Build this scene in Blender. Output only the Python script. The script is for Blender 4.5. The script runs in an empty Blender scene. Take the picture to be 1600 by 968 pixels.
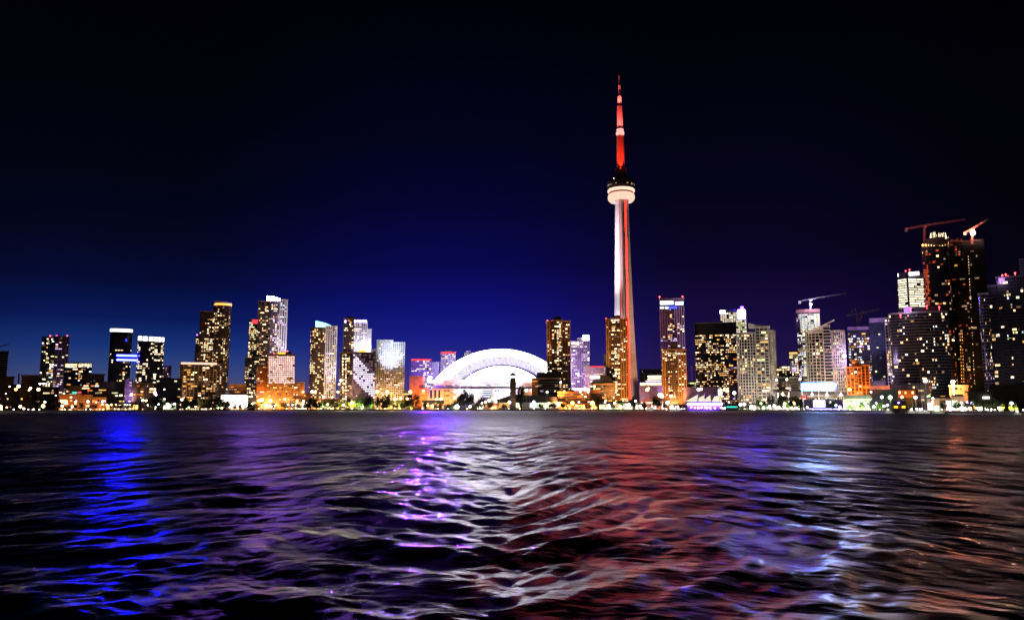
import bpy, math, random
import numpy as np
from mathutils import Vector, Matrix, noise
from math import radians as R, sin, cos, pi, hypot, atan2, sqrt

random.seed(11)
rng = np.random.default_rng(5)
S = bpy.context.scene
COL = S.collection

# ------------------------------------------------------------------ camera
F = 1235.0
HY = 637.0
CH = 4.0
GZ = 1.5
pit = math.atan((HY - 484) / F)
cd = bpy.data.cameras.new('camera')
cam = bpy.data.objects.new('camera', cd)
COL.objects.link(cam)
cam.location = (0, 0, CH)
cam.rotation_euler = (pi / 2 + pit, 0, 0)
cd.sensor_width = 36
cd.lens = 36 * F / 1600
cd.clip_end = 60000
cd.clip_start = 0.3
S.camera = cam

def ray(px, py):
    a = (px - 800) / F
    b = -(py - 484) / F
    return Vector((a, cos(pit) - b * sin(pit), sin(pit) + b * cos(pit)))

def at(px, py, Y):
    d = ray(px, py)
    t = Y / d.y
    return Vector((0, 0, CH)) + d * t

SH = [(-700, 480), (-300, 540), (0, 660), (150, 820), (320, 1180), (480, 1235), (900, 1235), (1060, 1080), (1220, 960), (1300, 850), (1400, 700), (1500, 600), (1600, 530), (1900, 440), (2300, 400)]
def shore(px):
    for (a, ya), (b, yb) in zip(SH, SH[1:]):
        if px <= b:
            return ya + (yb - ya) * max(0, (px - a) / (b - a))
    return SH[-1][1]

# ------------------------------------------------------------------ materials
MATS = {}
def N(nt, typ, **kw):
    n = nt.nodes.new(typ)
    for k, v in kw.items():
        setattr(n, k, v)
    return n

def surf(name, col, rough=0.8, metal=0.0, var=0.35, scale=0.15, spec=0.3):
    if name in MATS:
        return MATS[name]
    m = bpy.data.materials.new(name)
    m.use_nodes = True
    nt = m.node_tree
    p = nt.nodes['Principled BSDF']
    tc = N(nt, 'ShaderNodeNewGeometry')
    no = N(nt, 'ShaderNodeTexNoise')
    no.inputs['Scale'].default_value = scale
    no.inputs['Detail'].default_value = 5
    nt.links.new(tc.outputs['Position'], no.inputs['Vector'])
    rp = N(nt, 'ShaderNodeValToRGB')
    rp.color_ramp.elements[0].position = 0.3
    rp.color_ramp.elements[1].position = 0.7
    rp.color_ramp.elements[0].color = (*[c * (1 - var) for c in col], 1)
    rp.color_ramp.elements[1].color = (*[min(1, c * (1 + var * .6)) for c in col], 1)
    nt.links.new(no.outputs['Fac'], rp.inputs['Fac'])
    nt.links.new(rp.outputs['Color'], p.inputs['Base Color'])
    p.inputs['Roughness'].default_value = rough
    p.inputs['Metallic'].default_value = metal
    p.inputs['Specular IOR Level'].default_value = spec
    MATS[name] = m
    return m

def glass(name, col, rough=0.25):
    """dark curtain wall with a mullion grid that is only pattern"""
    if name in MATS:
        return MATS[name]
    m = surf(name, col, rough, 0, 0.5, 0.3, 0.5)
    return m

def emis(name, col, st, var=0.3, sample=False, scale=0.35):
    if name in MATS:
        return MATS[name]
    m = bpy.data.materials.new(name)
    m.use_nodes = True
    nt = m.node_tree
    nt.nodes.clear()
    out = N(nt, 'ShaderNodeOutputMaterial')
    e = N(nt, 'ShaderNodeEmission')
    g = N(nt, 'ShaderNodeNewGeometry')
    no = N(nt, 'ShaderNodeTexNoise')
    no.inputs['Scale'].default_value = scale
    no.inputs['Detail'].default_value = 2
    nt.links.new(g.outputs['Position'], no.inputs['Vector'])
    oi = N(nt, 'ShaderNodeObjectInfo')
    ad = N(nt, 'ShaderNodeMath', operation='ADD')
    mr = N(nt, 'ShaderNodeMapRange')
    mr.inputs['From Min'].default_value = 0.35
    mr.inputs['From Max'].default_value = 0.65
    mr.inputs['To Min'].default_value = -0.6 * var
    mr.inputs['To Max'].default_value = 0.6 * var
    nt.links.new(no.outputs['Fac'], mr.inputs['Value'])
    mr2 = N(nt, 'ShaderNodeMapRange')
    mr2.inputs['To Min'].default_value = 1 - var * 1.3
    mr2.inputs['To Max'].default_value = 1 + var
    nt.links.new(oi.outputs['Random'], mr2.inputs['Value'])
    nt.links.new(mr.outputs['Result'], ad.inputs[0])
    nt.links.new(mr2.outputs['Result'], ad.inputs[1])
    mu = N(nt, 'ShaderNodeMath', operation='MULTIPLY')
    mu.inputs[1].default_value = st
    mu.use_clamp = False
    nt.links.new(ad.outputs[0], mu.inputs[0])
    e.inputs['Color'].default_value = (*col, 1)
    nt.links.new(mu.outputs[0], e.inputs['Strength'])
    nt.links.new(e.outputs[0], out.inputs['Surface'])
    if name in ('red strip light', 'blue white bar light', 'violet star light'):      # the strip shines outwards only
        inv = N(nt, 'ShaderNodeMath', operation='SUBTRACT'); inv.inputs[0].default_value = 1
        nt.links.new(g.outputs['Backfacing'], inv.inputs[1])
        m2 = N(nt, 'ShaderNodeMath', operation='MULTIPLY')
        nt.links.new(inv.outputs[0], m2.inputs[0]); nt.links.new(mu.outputs[0], m2.inputs[1]); nt.links.new(m2.outputs[0], e.inputs['Strength'])
    m.cycles.emission_sampling = 'AUTO' if sample else 'NONE'
    MATS[name] = m
    return m

M = dict(
    conc=surf('concrete grey', (.26, .25, .235)),
    pale=surf('pale concrete', (.45, .43, .40)),
    white=surf('white cladding', (.72, .72, .74), .5),
    brown=surf('brown precast', (.26, .15, .075)),
    tan=surf('tan brick', (.34, .22, .13)),
    dark=surf('dark masonry', (.07, .062, .058)),
    black=surf('black steel', (.02, .02, .022), .4),
    slab=surf('balcony slab concrete', (.33, .31, .29)),
    gdark=glass('dark window glass', (.018, .02, .026)),
    gblue=glass('blue window glass', (.03, .035, .07)),
    gbrn=glass('bronze window glass', (.045, .03, .02)),
    gpurp=glass('violet tinted glass', (.06, .03, .12)),
    steel=surf('galvanised steel', (.3, .3, .32), .35, .6),
    redst=surf('red painted steel', (.35, .12, .1), .5),
    purp=surf('mauve panel', (.25, .17, .3)),
    roof=surf('roof felt', (.05, .05, .055)),
    orange=surf('orange brick', (.5, .2, .07)),
    bark=surf('bark', (.06, .045, .03)),
    leafd=surf('dark foliage', (.016, .026, .011), .7, 0, .6, .8),
    leafm=surf('green foliage', (.07, .12, .03), .7, 0, .6, .8),
    leafy=surf('yellow green foliage', (.16, .18, .03), .7, 0, .5, .8),
    sail=surf('sail canvas', (.75, .72, .62), .7),
    membrane=surf('white roof membrane', (.8, .8, .82), .6, 0, .05),
    tower=surf('tower concrete', (.5, .47, .45), .7, 0, .12),
    teal=surf('teal paint', (.02, .25, .18), .5),
)
W = dict(
    warm=emis('warm window', (1, .60, .27), 1.7, .8),
    ww=emis('warm white window', (1, .76, .48), 2.4, .75),
    cw=emis('cool white window', (.85, .92, 1), 1.6, .7),
    gold=emis('gold window', (1, .46, .10), 1.2, .7),
    orange=emis('orange window', (1, .28, .05), 1.0, .6),
    dim=emis('dim window', (1, .6, .35), .3, .7),
    lilac=emis('lilac window', (.8, .58, 1), 1.2, .7),
    green=emis('yellow green window', (.9, 1, .45), 1.1, .7),
    dimp=emis('dim lilac window', (.62, .5, 1), .22, .5),
    dimr=emis('dim red work light', (1, .14, .04), .4, .8),
    full=emis('office floor light', (1, .86, .6), 1.7, .5),
)
def glow(name, col, st, seam=None):
    """membrane with its floodlight put into emission: fine noise and panel seams in the glow"""
    m = emis(name, col, st, .18, scale=.12)
    return m
E = dict(
    white=emis('white light', (1, .97, .95), 4, .15),
    bluew=emis('blue white light', (.34, .28, 1), 9, .15),
    aqua=emis('aqua light', (.35, .85, 1), 2.4, .15),
    blue=emis('blue light', (.002, .003, 1), 300, .15, True),
    bluebar=emis('blue white bar light', (.0009, .0012, 1), 1200, .1, True),
    red=emis('red beacon', (1, .05, .06), 14, .1),
    redline=emis('red strip light', (1, .0016, .001), 92.0, .3, True, scale=.12),
    redrim=emis('red rim light', (1, .05, .08), 1.8, .2),
    orange=emis('orange light', (1, .35, .06), 3.5, .2),
    amber=emis('amber light', (1, .42, .02), 3.2, .2),
    teal=emis('teal light', (.05, .9, .6), 1.5, .2),
    violet=emis('violet light', (.35, .12, 1), 4, .2),
    ring=emis('cream glow', (1, .62, .46), 1.35, .15),
    lampw=emis('white lamp', (1, .93, .85), 10, .2),
    lampy=emis('warm lamp', (1, .55, .2), 30, .2),
    lampo=emis('orange lamp', (1, .30, .04), 50, .2),
    pinkstar=emis('pinkish star light', (1, .45, .34), 600, .1),
    lampc=emis('cool lamp', (.8, .9, 1), 10, .2),
    lampg=emis('green lamp', (.5, 1, .3), 14, .2),
    lampv=emis('violet lamp', (.35, .12, 1), 150, .2),
    shop=emis('shopfront light', (1, .82, .58), 2.0, .6, scale=.5),
    shopg=emis('greenish shopfront light', (.8, 1, .6), 1.6, .6, scale=.5),
    shopo=emis('amber shopfront light', (1, .5, .16), 1.8, .6, scale=.5),
    garage=emis('garage deck light', (1, .93, .84), 8, .3),
    screen=emis('screen picture', (.7, .75, 1), 2.4, .5, scale=.6),
)

# ------------------------------------------------------------------ mesh kit
class MB:
    def __init__(s):
        s.v = []; s.f = []
    def add(s, vs, fs):
        o = len(s.v)
        s.v += [tuple(v) for v in vs]
        s.f += [tuple(i + o for i in f) for f in fs]
    def box(s, x0, x1, y0, y1, z0, z1):
        s.add([(x0, y0, z0), (x1, y0, z0), (x1, y1, z0), (x0, y1, z0), (x0, y0, z1), (x1, y0, z1), (x1, y1, z1), (x0, y1, z1)],
              [(0, 3, 2, 1), (4, 5, 6, 7), (0, 1, 5, 4), (1, 2, 6, 5), (2, 3, 7, 6), (3, 0, 4, 7)])
    def prism(s, poly, z0, z1, top=None):
        n = len(poly)
        top = top or poly
        vs = [(x, y, z0) for x, y in poly] + [(x, y, z1) for x, y in top]
        s.add(vs, [tuple(range(n - 1, -1, -1)), tuple(range(n, 2 * n))] + [(i, (i + 1) % n, n + (i + 1) % n, n + i) for i in range(n)])
    def slope(s, poly, z0, zt):
        """prism with a top height for each corner"""
        n = len(poly)
        vs = [(x, y, z0) for x, y in poly] + [(x, y, z) for (x, y), z in zip(poly, zt)]
        s.add(vs, [tuple(range(n - 1, -1, -1)), tuple(range(n, 2 * n))] + [(i, (i + 1) % n, n + (i + 1) % n, n + i) for i in range(n)])
    def tube(s, p, q, r, r2=None, n=6):
        p = Vector(p); q = Vector(q); r2 = r if r2 is None else r2
        d = (q - p).normalized()
        a = d.orthogonal().normalized(); b = d.cross(a)
        vs = []
        for c, rr in ((p, r), (q, r2)):
            for i in range(n):
                t = 2 * pi * i / n
                vs.append(c + a * (rr * cos(t)) + b * (rr * sin(t)))
        s.add(vs, [tuple(range(n - 1, -1, -1)), tuple(range(n, 2 * n))] + [(i, (i + 1) % n, n + (i + 1) % n, n + i) for i in range(n)])
    def lathe(s, prof, n=24, cx=0, cy=0):
        vs = []
        for r, z in prof:
            for i in range(n):
                t = 2 * pi * i / n
                vs.append((cx + r * cos(t), cy + r * sin(t), z))
        fs = []
        for k in range(len(prof) - 1):
            for i in range(n):
                j = (i + 1) % n
                fs.append((k * n + i, k * n + j, (k + 1) * n + j, (k + 1) * n + i))
        fs.append(tuple(range(n - 1, -1, -1)))
        fs.append(tuple(range((len(prof) - 1) * n, len(prof) * n)))
        s.add(vs, fs)
    def ball(s, c, r, n=8, m=5, sz=1):
        s.lathe([(max(.01, r * sin(pi * k / m)), c[2] - r * sz * cos(pi * k / m)) for k in range(m + 1)], n, c[0], c[1])
    def truss(s, p, q, w, n, r, up=Vector((0, 0, 1))):
        """square lattice boom"""
        p = Vector(p); q = Vector(q)
        d = (q - p).normalized()
        a = d.cross(up)
        if a.length < .1: a = d.orthogonal()
        a.normalize(); b = a.cross(d).normalized()
        cs = [a * w / 2 + b * w / 2, a * -w / 2 + b * w / 2, a * -w / 2 - b * w / 2, a * w / 2 - b * w / 2]
        for c in cs:
            s.tube(p + c, q + c, r, n=4)
        L = (q - p).length
        for i in range(n):
            u = p + d * (L * i / n); v = p + d * (L * (i + 1) / n)
            for k in range(4):
                s.tube(u + cs[k], v + cs[(k + 1) % 4], r * .6, n=3)
    def mesh(s, name, mat, smooth=False):
        me = bpy.data.meshes.new(name)
        me.from_pydata(s.v, [], s.f)
        me.materials.append(mat)
        if smooth:
            for p in me.polygons: p.use_smooth = True
        me.update()
        return me
    def build(s, name, mat, parent=None, smooth=False):
        if not s.v: return None
        o = bpy.data.objects.new(name, s.mesh(name, mat, smooth))
        COL.objects.link(o)
        o.parent = parent
        return o

def tag(o, label=None, cat=None, group=None, kind=None):
    if label: o['label'] = label
    if cat: o['category'] = cat
    if group: o['group'] = group
    if kind: o['kind'] = kind
    return o

class Site:
    """a thing at pixel px and depth Y, facing the water; local x runs along the shore, local y inland"""
    def __init__(s, name, label, cat, px, Y, group=None, yaw=0, z=GZ):
        x0 = at(px, 630, Y).x
        s.px = px; s.Y = Y
        s.az = atan2(x0, Y)
        s.yaw = yaw
        s.z = z
        s.o = Vector((x0, Y, 0))
        s.ex = Vector((cos(s.az), -sin(s.az), 0)); s.ey = Vector((sin(s.az), cos(s.az), 0))
        r = bpy.data.objects.new(name, None); COL.objects.link(r)
        r.location = (x0, Y, 0); r.rotation_euler = (0, 0, -s.az)
        tag(r, label, cat, group)
        s.r = r
        s.name = name
    def p(s, px, py, ly=0.0):
        """pixel -> local (x, z) on the plane local y = ly"""
        d = ray(px, py); c = Vector((0, 0, CH))
        k = (ly - (c - s.o).dot(s.ey)) / d.dot(s.ey)
        w = c + d * k
        return (w - s.o).dot(s.ex), w.z
    def x(s, px, py=560, ly=0.0): return s.p(px, py, ly)[0]
    def zz(s, py, ly=0.0, px=None): return s.p(s.px if px is None else px, py, ly)[1]
    def box(s, name, x0, x1, y0, y1, mat, ly=0, d=10, mb=None, base=None):
        """box whose front face covers the pixel rectangle; y0 is the top"""
        ax, zt = s.p(x0, y0, ly); bx, zt2 = s.p(x1, y0, ly)
        zb = s.p((x0 + x1) / 2, y1, ly)[1] if base is None else base
        q = mb or MB()
        q.box(ax, bx, ly, ly + d, zb, (zt + zt2) / 2)
        return q if mb else q.build(name, mat, s.r)
    def w(s, lx, ly, z):
        return s.o + s.ex * lx + s.ey * ly + Vector((0, 0, z))

def off(poly, d):
    """offset a CCW polygon outwards"""
    n = len(poly); out = []
    for i in range(n):
        p0 = Vector(poly[i - 1]); p1 = Vector(poly[i]); p2 = Vector(poly[(i + 1) % n])
        a = (p1 - p0).normalized(); b = (p2 - p1).normalized()
        n1 = Vector((a.y, -a.x)); n2 = Vector((b.y, -b.x))
        m = n1 + n2
        if m.length < 1e-3: m = n1
        m.normalize()
        k = d / max(.4, m.dot(n1))
        out.append((p1.x + m.x * k, p1.y + m.y * k))
    return out

def footprint(w, d, shape, x0=None):
    x0 = -w / 2 if x0 is None else x0
    x1 = x0 + w
    if shape == 'box':
        return [(x0, 0), (x1, 0), (x1, d), (x0, d)]
    if shape == 'round':
        pts = [(x0 + w * (0.5 - .5 * cos(t)), d * .32 * (1 - sin(t))) for t in [pi * (.04 + .92 * k / 10) for k in range(11)]]
        return pts + [(x1, d), (x0, d)]
    if shape == 'drum':
        return [(x0 + w / 2 + w / 2 * cos(t), w / 2 + w / 2 * sin(t)) for t in [-pi / 2 + 2 * pi * k / 20 for k in range(20)]]
    if shape[0] == 'V':            # corner towards the viewer, fraction of the width to its left
        f = float(shape[1:])
        a = R(35)
        cx = x0 + w * f
        return [(x0, w * f * math.tan(a)), (cx, 0), (x1, w * (1 - f) * math.tan(a)), (x1, d + 5), (x0, d + 5)]
    raise ValueError(shape)

def block(s, xl, xr, yt, floors=None, ly=0, d=24, shape='box', wall='gdark', trim='slab', style='slab', wins=('warm',), p=.3, fh=3.3, bay=3.4,
          zb=None, cap=True, cluster=.5, most=60, pyx=None, band=False, wname='wall', dark_top=0, slabt=.55, pierw=.5, low=0):
    """one mass of a building: wall, slab edges or piers, roof slab, lit windows one by one"""
    xa, _ = s.p(xl, yt, ly); xb, _ = s.p(xr, yt, ly)
    zt = s.p((xl + xr) / 2, yt, ly)[1]
    zb = s.z - 1 if zb is None else zb
    poly = [(x, y + ly) for x, y in footprint(xb - xa, d, shape, xa)]
    m = MB(); m.prism(poly, zb, zt)
    m.build(wname, M[wall], s.r)
    nf = max(1, int((zt - zb - 1) / fh))
    fhh = (zt - zb - .6) / nf
    g = MB()
    o1 = off(poly, .7)
    if style in ('slab', 'grid'):
        for k in range(1, nf + 1):
            z = zb + k * fhh
            g.prism(o1, z - slabt, z)
    edges = []
    n = len(poly)
    if shape == 'drum': vis = range(n)
    else: vis = range(n)
    pr = MB()
    for i in vis:
        a = Vector(poly[i]); b = Vector(poly[(i + 1) % n])
        dv = b - a; L = dv.length
        if L < .8: continue
        nrm = Vector((dv.y, -dv.x)) / L
        if nrm.y > -.08: continue
        nb = max(1, round(L / bay))
        edges.append((a, dv / L, L, nrm, nb))
        if style in ('pier', 'grid', 'piergrid'):
            for k in range(nb + (1 if L > bay * 1.5 else 0)):
                c = a + dv * (k / nb)
                e = dv / L
                w = pierw
                c = c + e * (0 if 0 < k < nb else (w if k == 0 else -w))
                q = [c - e * w + nrm * .02, c + e * w + nrm * .02, c + e * w + nrm * .95, c - e * w + nrm * .95]
                q = [(v.x, v.y) for v in q][::-1]
                pr.prism(q, zb + .3, zt + .35)
    if style in ('pier', 'piergrid'):
        for k in range(1, nf + 1):
            z = zb + k * fhh
            g.prism(off(poly, .35), z - slabt * (1.5 if style == 'pier' else 1.0), z)
    g.build('floor_band', M[trim], s.r)
    pr.build('pier', M[trim], s.r)
    if cap:
        c = MB(); c.prism(off(poly, .9), zt, zt + 1.4); c.build('parapet', M[trim], s.r)
    # lit windows
    lst = []
    sd = random.random() * 500
    for (a, e, L, nrm, nb) in edges:
        for fl in range(low, nf):
            if fl >= nf - dark_top: continue
            z = zb + fl * fhh + .5
            rowp = p * 1.25 * random.choice((.5, .9, 1.1, 1.6)) if cluster else p
            k = 0
            while k < nb:
                nz_ = noise.noise(Vector((a.x * .1 + k * .33 + sd, fl * .17, a.y * .1)))
                pp = rowp * (max(.1, 1 + 2.6 * nz_) if cluster else 1)
                if random.random() < pp:
                    run = 1
                    if band: run = random.choice((2, 3, 4, 6))
                    elif random.random() < .28: run = 2
                    run = min(run, nb - k)
                    lst.append((a, e, L / nb, nrm, k, run, z, fhh - slabt - .9))
                    k += run
                else: k += 1
    random.shuffle(lst)
    lst.sort(key=lambda q: -q[5])
    keep = lst[:most]; rest = lst[most:]
    cache = {}
    for (a, e, bw, nrm, k, run, z, h) in keep:
        mt = W[random.choice(wins)] if not cluster or random.random() > .25 else W['dim' if random.random() < .6 else 'gold']
        w = (bw * run - 1.1) * (random.choice((1, .85, .6)) if cluster else .9)
        hh = h * (random.choice((1, .85, .65)) if cluster else 1)
        key = (round(w, 1), round(hh, 1), mt.name)
        if key not in cache:
            q = MB(); q.box(-w / 2, w / 2, 0, .12, 0, hh)
            cache[key] = q.mesh('window', mt)
        ob = bpy.data.objects.new('window', cache[key])
        COL.objects.link(ob)
        ob.parent = s.r
        c = a + e * (bw * (k + run / 2) + (random.uniform(-.4, .4) if cluster else 0)) + nrm * .25
        ob.location = (c.x, c.y, z)
        ob.rotation_euler = (0, 0, atan2(e.y, e.x))
    if rest:
        by = {}
        for q in rest: by.setdefault(random.choice(wins), []).append(q)
        for wn, qs in by.items():
            mm = MB()
            for (a, e, bw, nrm, k, run, z, h) in qs:
                w = bw * run - .9
                c = a + e * (bw * (k + run / 2)) + nrm * .25
                u = c - e * w / 2; v = c + e * w / 2
                mm.add([(u.x, u.y, z), (v.x, v.y, z), (v.x, v.y, z + h), (u.x, u.y, z + h)], [(0, 1, 2, 3)])
            o = mm.build('window', W[wn], s.r); tag(o, kind='stuff')
    return poly, zb, zt

def beacon(s, px, py, ly=1, r=1.0):
    x, z = s.p(px, py, ly)
    m = MB(); m.ball((x, ly, z), r); m.tube((x, ly, z - 4), (x, ly, z), .2)
    m.build('warning_light', E['red'], s.r)

def lamp_light(loc, col, power, typ='POINT', target=None, angle=60, rad=1.5, blend=.6):
    l = bpy.data.lights.new('lamp', typ)
    l.color = col; l.energy = power
    l.shadow_soft_size = rad
    if typ == 'SPOT':
        l.spot_size = R(angle); l.spot_blend = blend
    o = bpy.data.objects.new('lamp', l)
    COL.objects.link(o)
    o.location = loc
    if target is not None:
        o.rotation_euler = (Vector(target) - Vector(loc)).to_track_quat('-Z', 'Y').to_euler()
    return o

def wash_spot(s, px0, col, power, px1, py1, dist=60, z=6, angle=70, rad=2, blend=.9):
    """unseen spot light added in front of a building, aimed at a point of its facade"""
    x, _ = s.p(px0, 630, -dist)
    tx, tz = s.p(px1, py1, 0)
    return lamp_light(s.w(x, -dist, z), col, power * 1000, 'SPOT', s.w(tx, 0, tz), angle, rad, blend)

WR0, WR1, SKYN = .31, .45, 0.1
WARM = (1, .6, .28); WHITE = (1, .93, .9); ORANGE = (1, .42, .1); LILAC = (.72, .5, 1); BLUEW = (.6, .65, 1)

# ================================================================== left group
AP = 'apartment_tower'; OT = 'office_tower'
s = Site(AP, 'black unlit tower block at the far left edge of the skyline', 'tower', 2, 1150)
block(s, -14, 13, 549, wins=('dim',), p=.03)
s = Site('tower_crane', 'grey crane jib poking in over the black unlit tower at the picture edge', 'crane', -6, 1145)
m = MB(); a = s.p(-6, 549); b = s.p(-6, 540)
m.truss((a[0], 12, a[1] - 2), (b[0], 12, b[1]), 2, 4, .3); m.build('mast', M['steel'], s.r)
m = MB(); a = s.p(-26, 545, 12); b = s.p(14, 538, 12); m.truss((a[0], 12, a[1]), (b[0], 12, b[1]), 1.6, 16, .28); m.build('jib', M['steel'], s.r)
s = Site('low_building', 'low dark block under the black unlit tower', 'building', 5, 1000)
block(s, -20, 22, 589, wall='dark', trim='dark', wins=('warm', 'dim'), p=.05, d=20)
s = Site('low_building', 'low brown shed with a slim mast, between the black tower and the twin slab tower', 'building', 42, 1020)
block(s, 34, 66, 587, wall='dark', trim='brown', wins=('dim',), p=.03, d=20)
m = MB(); a = s.p(29.5, 600, 5); b = s.p(29.5, 583, 5); m.tube((a[0], 5, a[1] - 10), (b[0], 5, b[1]), 1.0, .8, n=8); m.build('chimney', M['dark'], s.r)

s = Site(AP, 'twin slab tower with red roof lights and vertical fins on its paler half', 'tower', 85, 1280)
block(s, 66, 87, 527, wall='gdark', wins=('ww', 'green', 'ww', 'cw'), p=.36, trim='dark', bay=3.0, wname='left_slab' if 0 else 'wall')
block(s, 87, 109, 526, ly=3, wall='gpurp', trim='purp', style='piergrid', wins=('ww', 'lilac', 'warm'), p=.22, bay=4.6, pierw=.4)
for px in (78.5, 88.5, 105): beacon(s, px, 524.5, 4, 1.1)
s = Site('apartment_block', 'mid-rise block with a bright white top storey beside the twin slab tower', 'building', 122, 1240)
block(s, 101, 144, 567, wall='gdark', wins=('ww', 'warm', 'cw'), p=.3, bay=3.6, trim='dark')
m = MB()
for x0, x1 in ((102, 109), (110, 120.5), (123, 131), (132, 136), (137, 143.5)):
    s.box('x', x0, x1, 567.4, 573, None, -.4, .3, mb=m)
m.build('top_storey_light', W['ww'], s.r)
s = Site('low_building', 'low flat brown building with an amber window strip, before the mid-rise block', 'building', 147, 1150)
block(s, 128, 163, 585, wall='tan', trim='brown', wins=('warm', 'cw', 'orange'), p=.16, bay=6, d=16)

s = Site(AP, 'dark round-topped tower crowned by a solid white ring of light', 'tower', 188, 1300)
block(s, 172.5, 207, 519, shape='round', wall='gdark', trim='black', wins=('ww', 'warm', 'ww'), p=.17, bay=3.6, dark_top=8)
xa = s.p(173, 515)[0]; xb = s.p(206.5, 515)[0]
fp = footprint(xb - xa, 20, 'round', xa); zt = s.zz(513.5); zb = s.zz(519)
m = MB(); m.prism(off(fp, 1.1), zb + 1.2, zt); m.build('ring_light', E['white'], s.r)
m = MB(); m.prism(off(fp, -3), zt, zt + 1.6); m.build('roof_cap', M['roof'], s.r)
s.box('blue_panel', 196, 198.4, 529, 533, emis('blue panel light', (.02, .03, 1), 4, .1), -.5, .4)
s2 = s
s = Site(AP, 'dark tower with a broken crown of white lights and a small annex', 'tower', 236, 1300)
block(s, 215.5, 257, 528, shape='round', wall='gdark', trim='black', wins=('ww', 'warm', 'ww'), p=.24, bay=3.6)
for x0, x1 in ((216, 222.5), (224, 231), (233, 240), (241, 246.5), (247.5, 252), (253, 256.6)):
    yb = 525 + (x0 - 216) * .055
    s.box('crown_light', x0, x1, yb, yb + 6.5, E['white'], -.5 if 222 < x0 < 250 else 1.5, 1)
block(s, 248, 268, 572, ly=14, wall='gpurp', trim='purp', wins=('lilac', 'warm'), p=.12, d=14)
s = Site('skybridge', 'glowing blue bridge between the ringed tower and the tower with the broken crown', 'bridge', 200, 1296)
s.box('deck', 183, 216, 556.5, 561, emis('deep blue light', (.01, .02, 1), 1.2, .1), -2, 5)
for y0, y1, x1 in ((554.3, 556.2, 217), (561.2, 563, 216.5)):
    m = MB(); p0 = s.p(182, y1, -3.2); p1 = s.p(x1, y0, -3.2)
    m.add([(p0[0], -3.2, p0[1]), (p1[0], -3.2, p0[1]), (p1[0], -3.2, p1[1]), (p0[0], -3.2, p1[1])], [(0, 1, 2, 3)])
    m.build('light_bar', E['bluebar'], s.r)

LOW = [
    ('small dark shed in the gap between the far left blocks', 19, 37, 602, 1060, 'dark', 'dark', ('dim', 'warm'), .1, 5),  # low and mid blocks: label, xl, xr, ytop, Y, wall, trim, wins, p, bay
    ('low black block with faint warm windows, under the twin slab tower', 60, 92, 606, 1100, 'dark', 'dark', ('dim', 'warm'), .12, 5),
    ('low dark block with a row of teal and red signs above the orange-lit hall', 108, 128, 604, 1050, 'dark', 'dark', ('cw', 'dim'), .12, 5),
    ('low red brick block with small white windows, beside the orange-lit hall', 93, 122, 617, 980, 'orange', 'tan', ('warm', 'ww'), .3, 5),
    ('flat hall washed in bright orange light at the water', 122, 143, 618, 960, 'tan', 'orange', ('orange', 'warm'), .2, 6),
    ('small orange-lit house with two dark doorways at the water', 144, 166, 622, 930, 'orange', 'tan', ('warm', 'cw', 'orange'), .4, 4),
    ('wide dark slab at the foot of the ringed tower', 155, 205, 597, 1120, 'dark', 'dark', ('ww', 'green', 'warm'), .12, 5),
    ('narrow mauve-lit stair block between the two blue-linked towers', 196, 207, 594, 1090, 'purp', 'purp', ('lilac',), .3, 5),
    ('dark brick block with amber windows below the tower with the broken crown', 207, 245, 599, 1090, 'tan', 'brown', ('warm', 'orange', 'ww'), .3, 5),
    ('long black building with three lit floors, beside the brown block with the lit parapet', 244, 283, 592, 1150, 'dark', 'black', ('ww', 'green', 'dim'), .13, 5),
    ('orange-lit low block behind the white parking garage', 358, 384, 601, 1250, 'orange', 'tan', ('warm', 'ww', 'orange'), .35, 4),
    ('brown stepped block with a lit corner, right of the orange and pink glass block', 458, 476, 598, 1260, 'orange', 'tan', ('ww', 'orange'), .35, 5),
    ('small tan block behind the pale tower with the turquoise crown', 470, 486, 615, 1280, 'orange', 'tan', ('warm', 'orange'), .4, 4),
    ('low dark block filling the gap right of the white twin condominium', 631, 644, 612, 1290, 'brown', 'tan', ('warm',), .5, 4),
]
for (lb, xl, xr, yt, Y, wl, tr, wn, p, by) in LOW:
    s = Site('low_building', lb, 'building', (xl + xr) / 2, Y)
    block(s, xl, xr, yt, d=14, wall=wl, trim=tr, wins=wn, p=p, bay=by, most=40, fh=3.6)
    if 'orange' in lb: 
        wash_spot(s, (xl + xr) / 2, ORANGE, 26 if xl < 340 else 60, (xl + xr) / 2, (yt + 640) / 2, dist=22, z=4, angle=120)
    if 'mauve' in lb: wash_spot(s, 203, LILAC, 60, 202, 612, dist=25, z=8, angle=60)
    if 'teal' in lb:
        s.box('teal_sign', 113, 120.5, 612, 614, E['teal'], -.6, .4); s.box('red_sign', 122, 127, 611.5, 614.5, E['redrim'], -.6, .4)

s = Site(AP, 'tall stepped dark tower with an orange-lit curved roof edge', 'tower', 334, 1330)
block(s, 334, 361.5, 475, shape='round', wall='gdark', trim='brown', wins=('warm', 'ww', 'warm'), p=.27, bay=3.6, most=90)
block(s, 313, 336, 487, ly=4, wall='gdark', trim='brown', wins=('warm', 'ww', 'ww'), p=.27, bay=3.6, most=80)
block(s, 306, 315, 521, ly=8, wall='gdark', trim='dark', wins=('warm', 'ww', 'lilac'), p=.3, bay=3.6)
xa = s.p(336, 472)[0]; xb = s.p(361, 472)[0]
fp = footprint(xb - xa, 20, 'round', xa)
m = MB(); m.slope(off(fp, 1.2), s.zz(477), [s.zz(469) - 3.0 * i / 11 for i in range(11)] + [s.zz(471)] * 2); m.build('crown', M['pale'], s.r)
m = MB(); m.prism(off(fp, 1.6), s.zz(475.6), s.zz(473.2)); m.build('crown_light', E['orange'], s.r)
s.box('purple_light', 307, 309, 521.5, 524, E['violet'], 7, 1)
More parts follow.
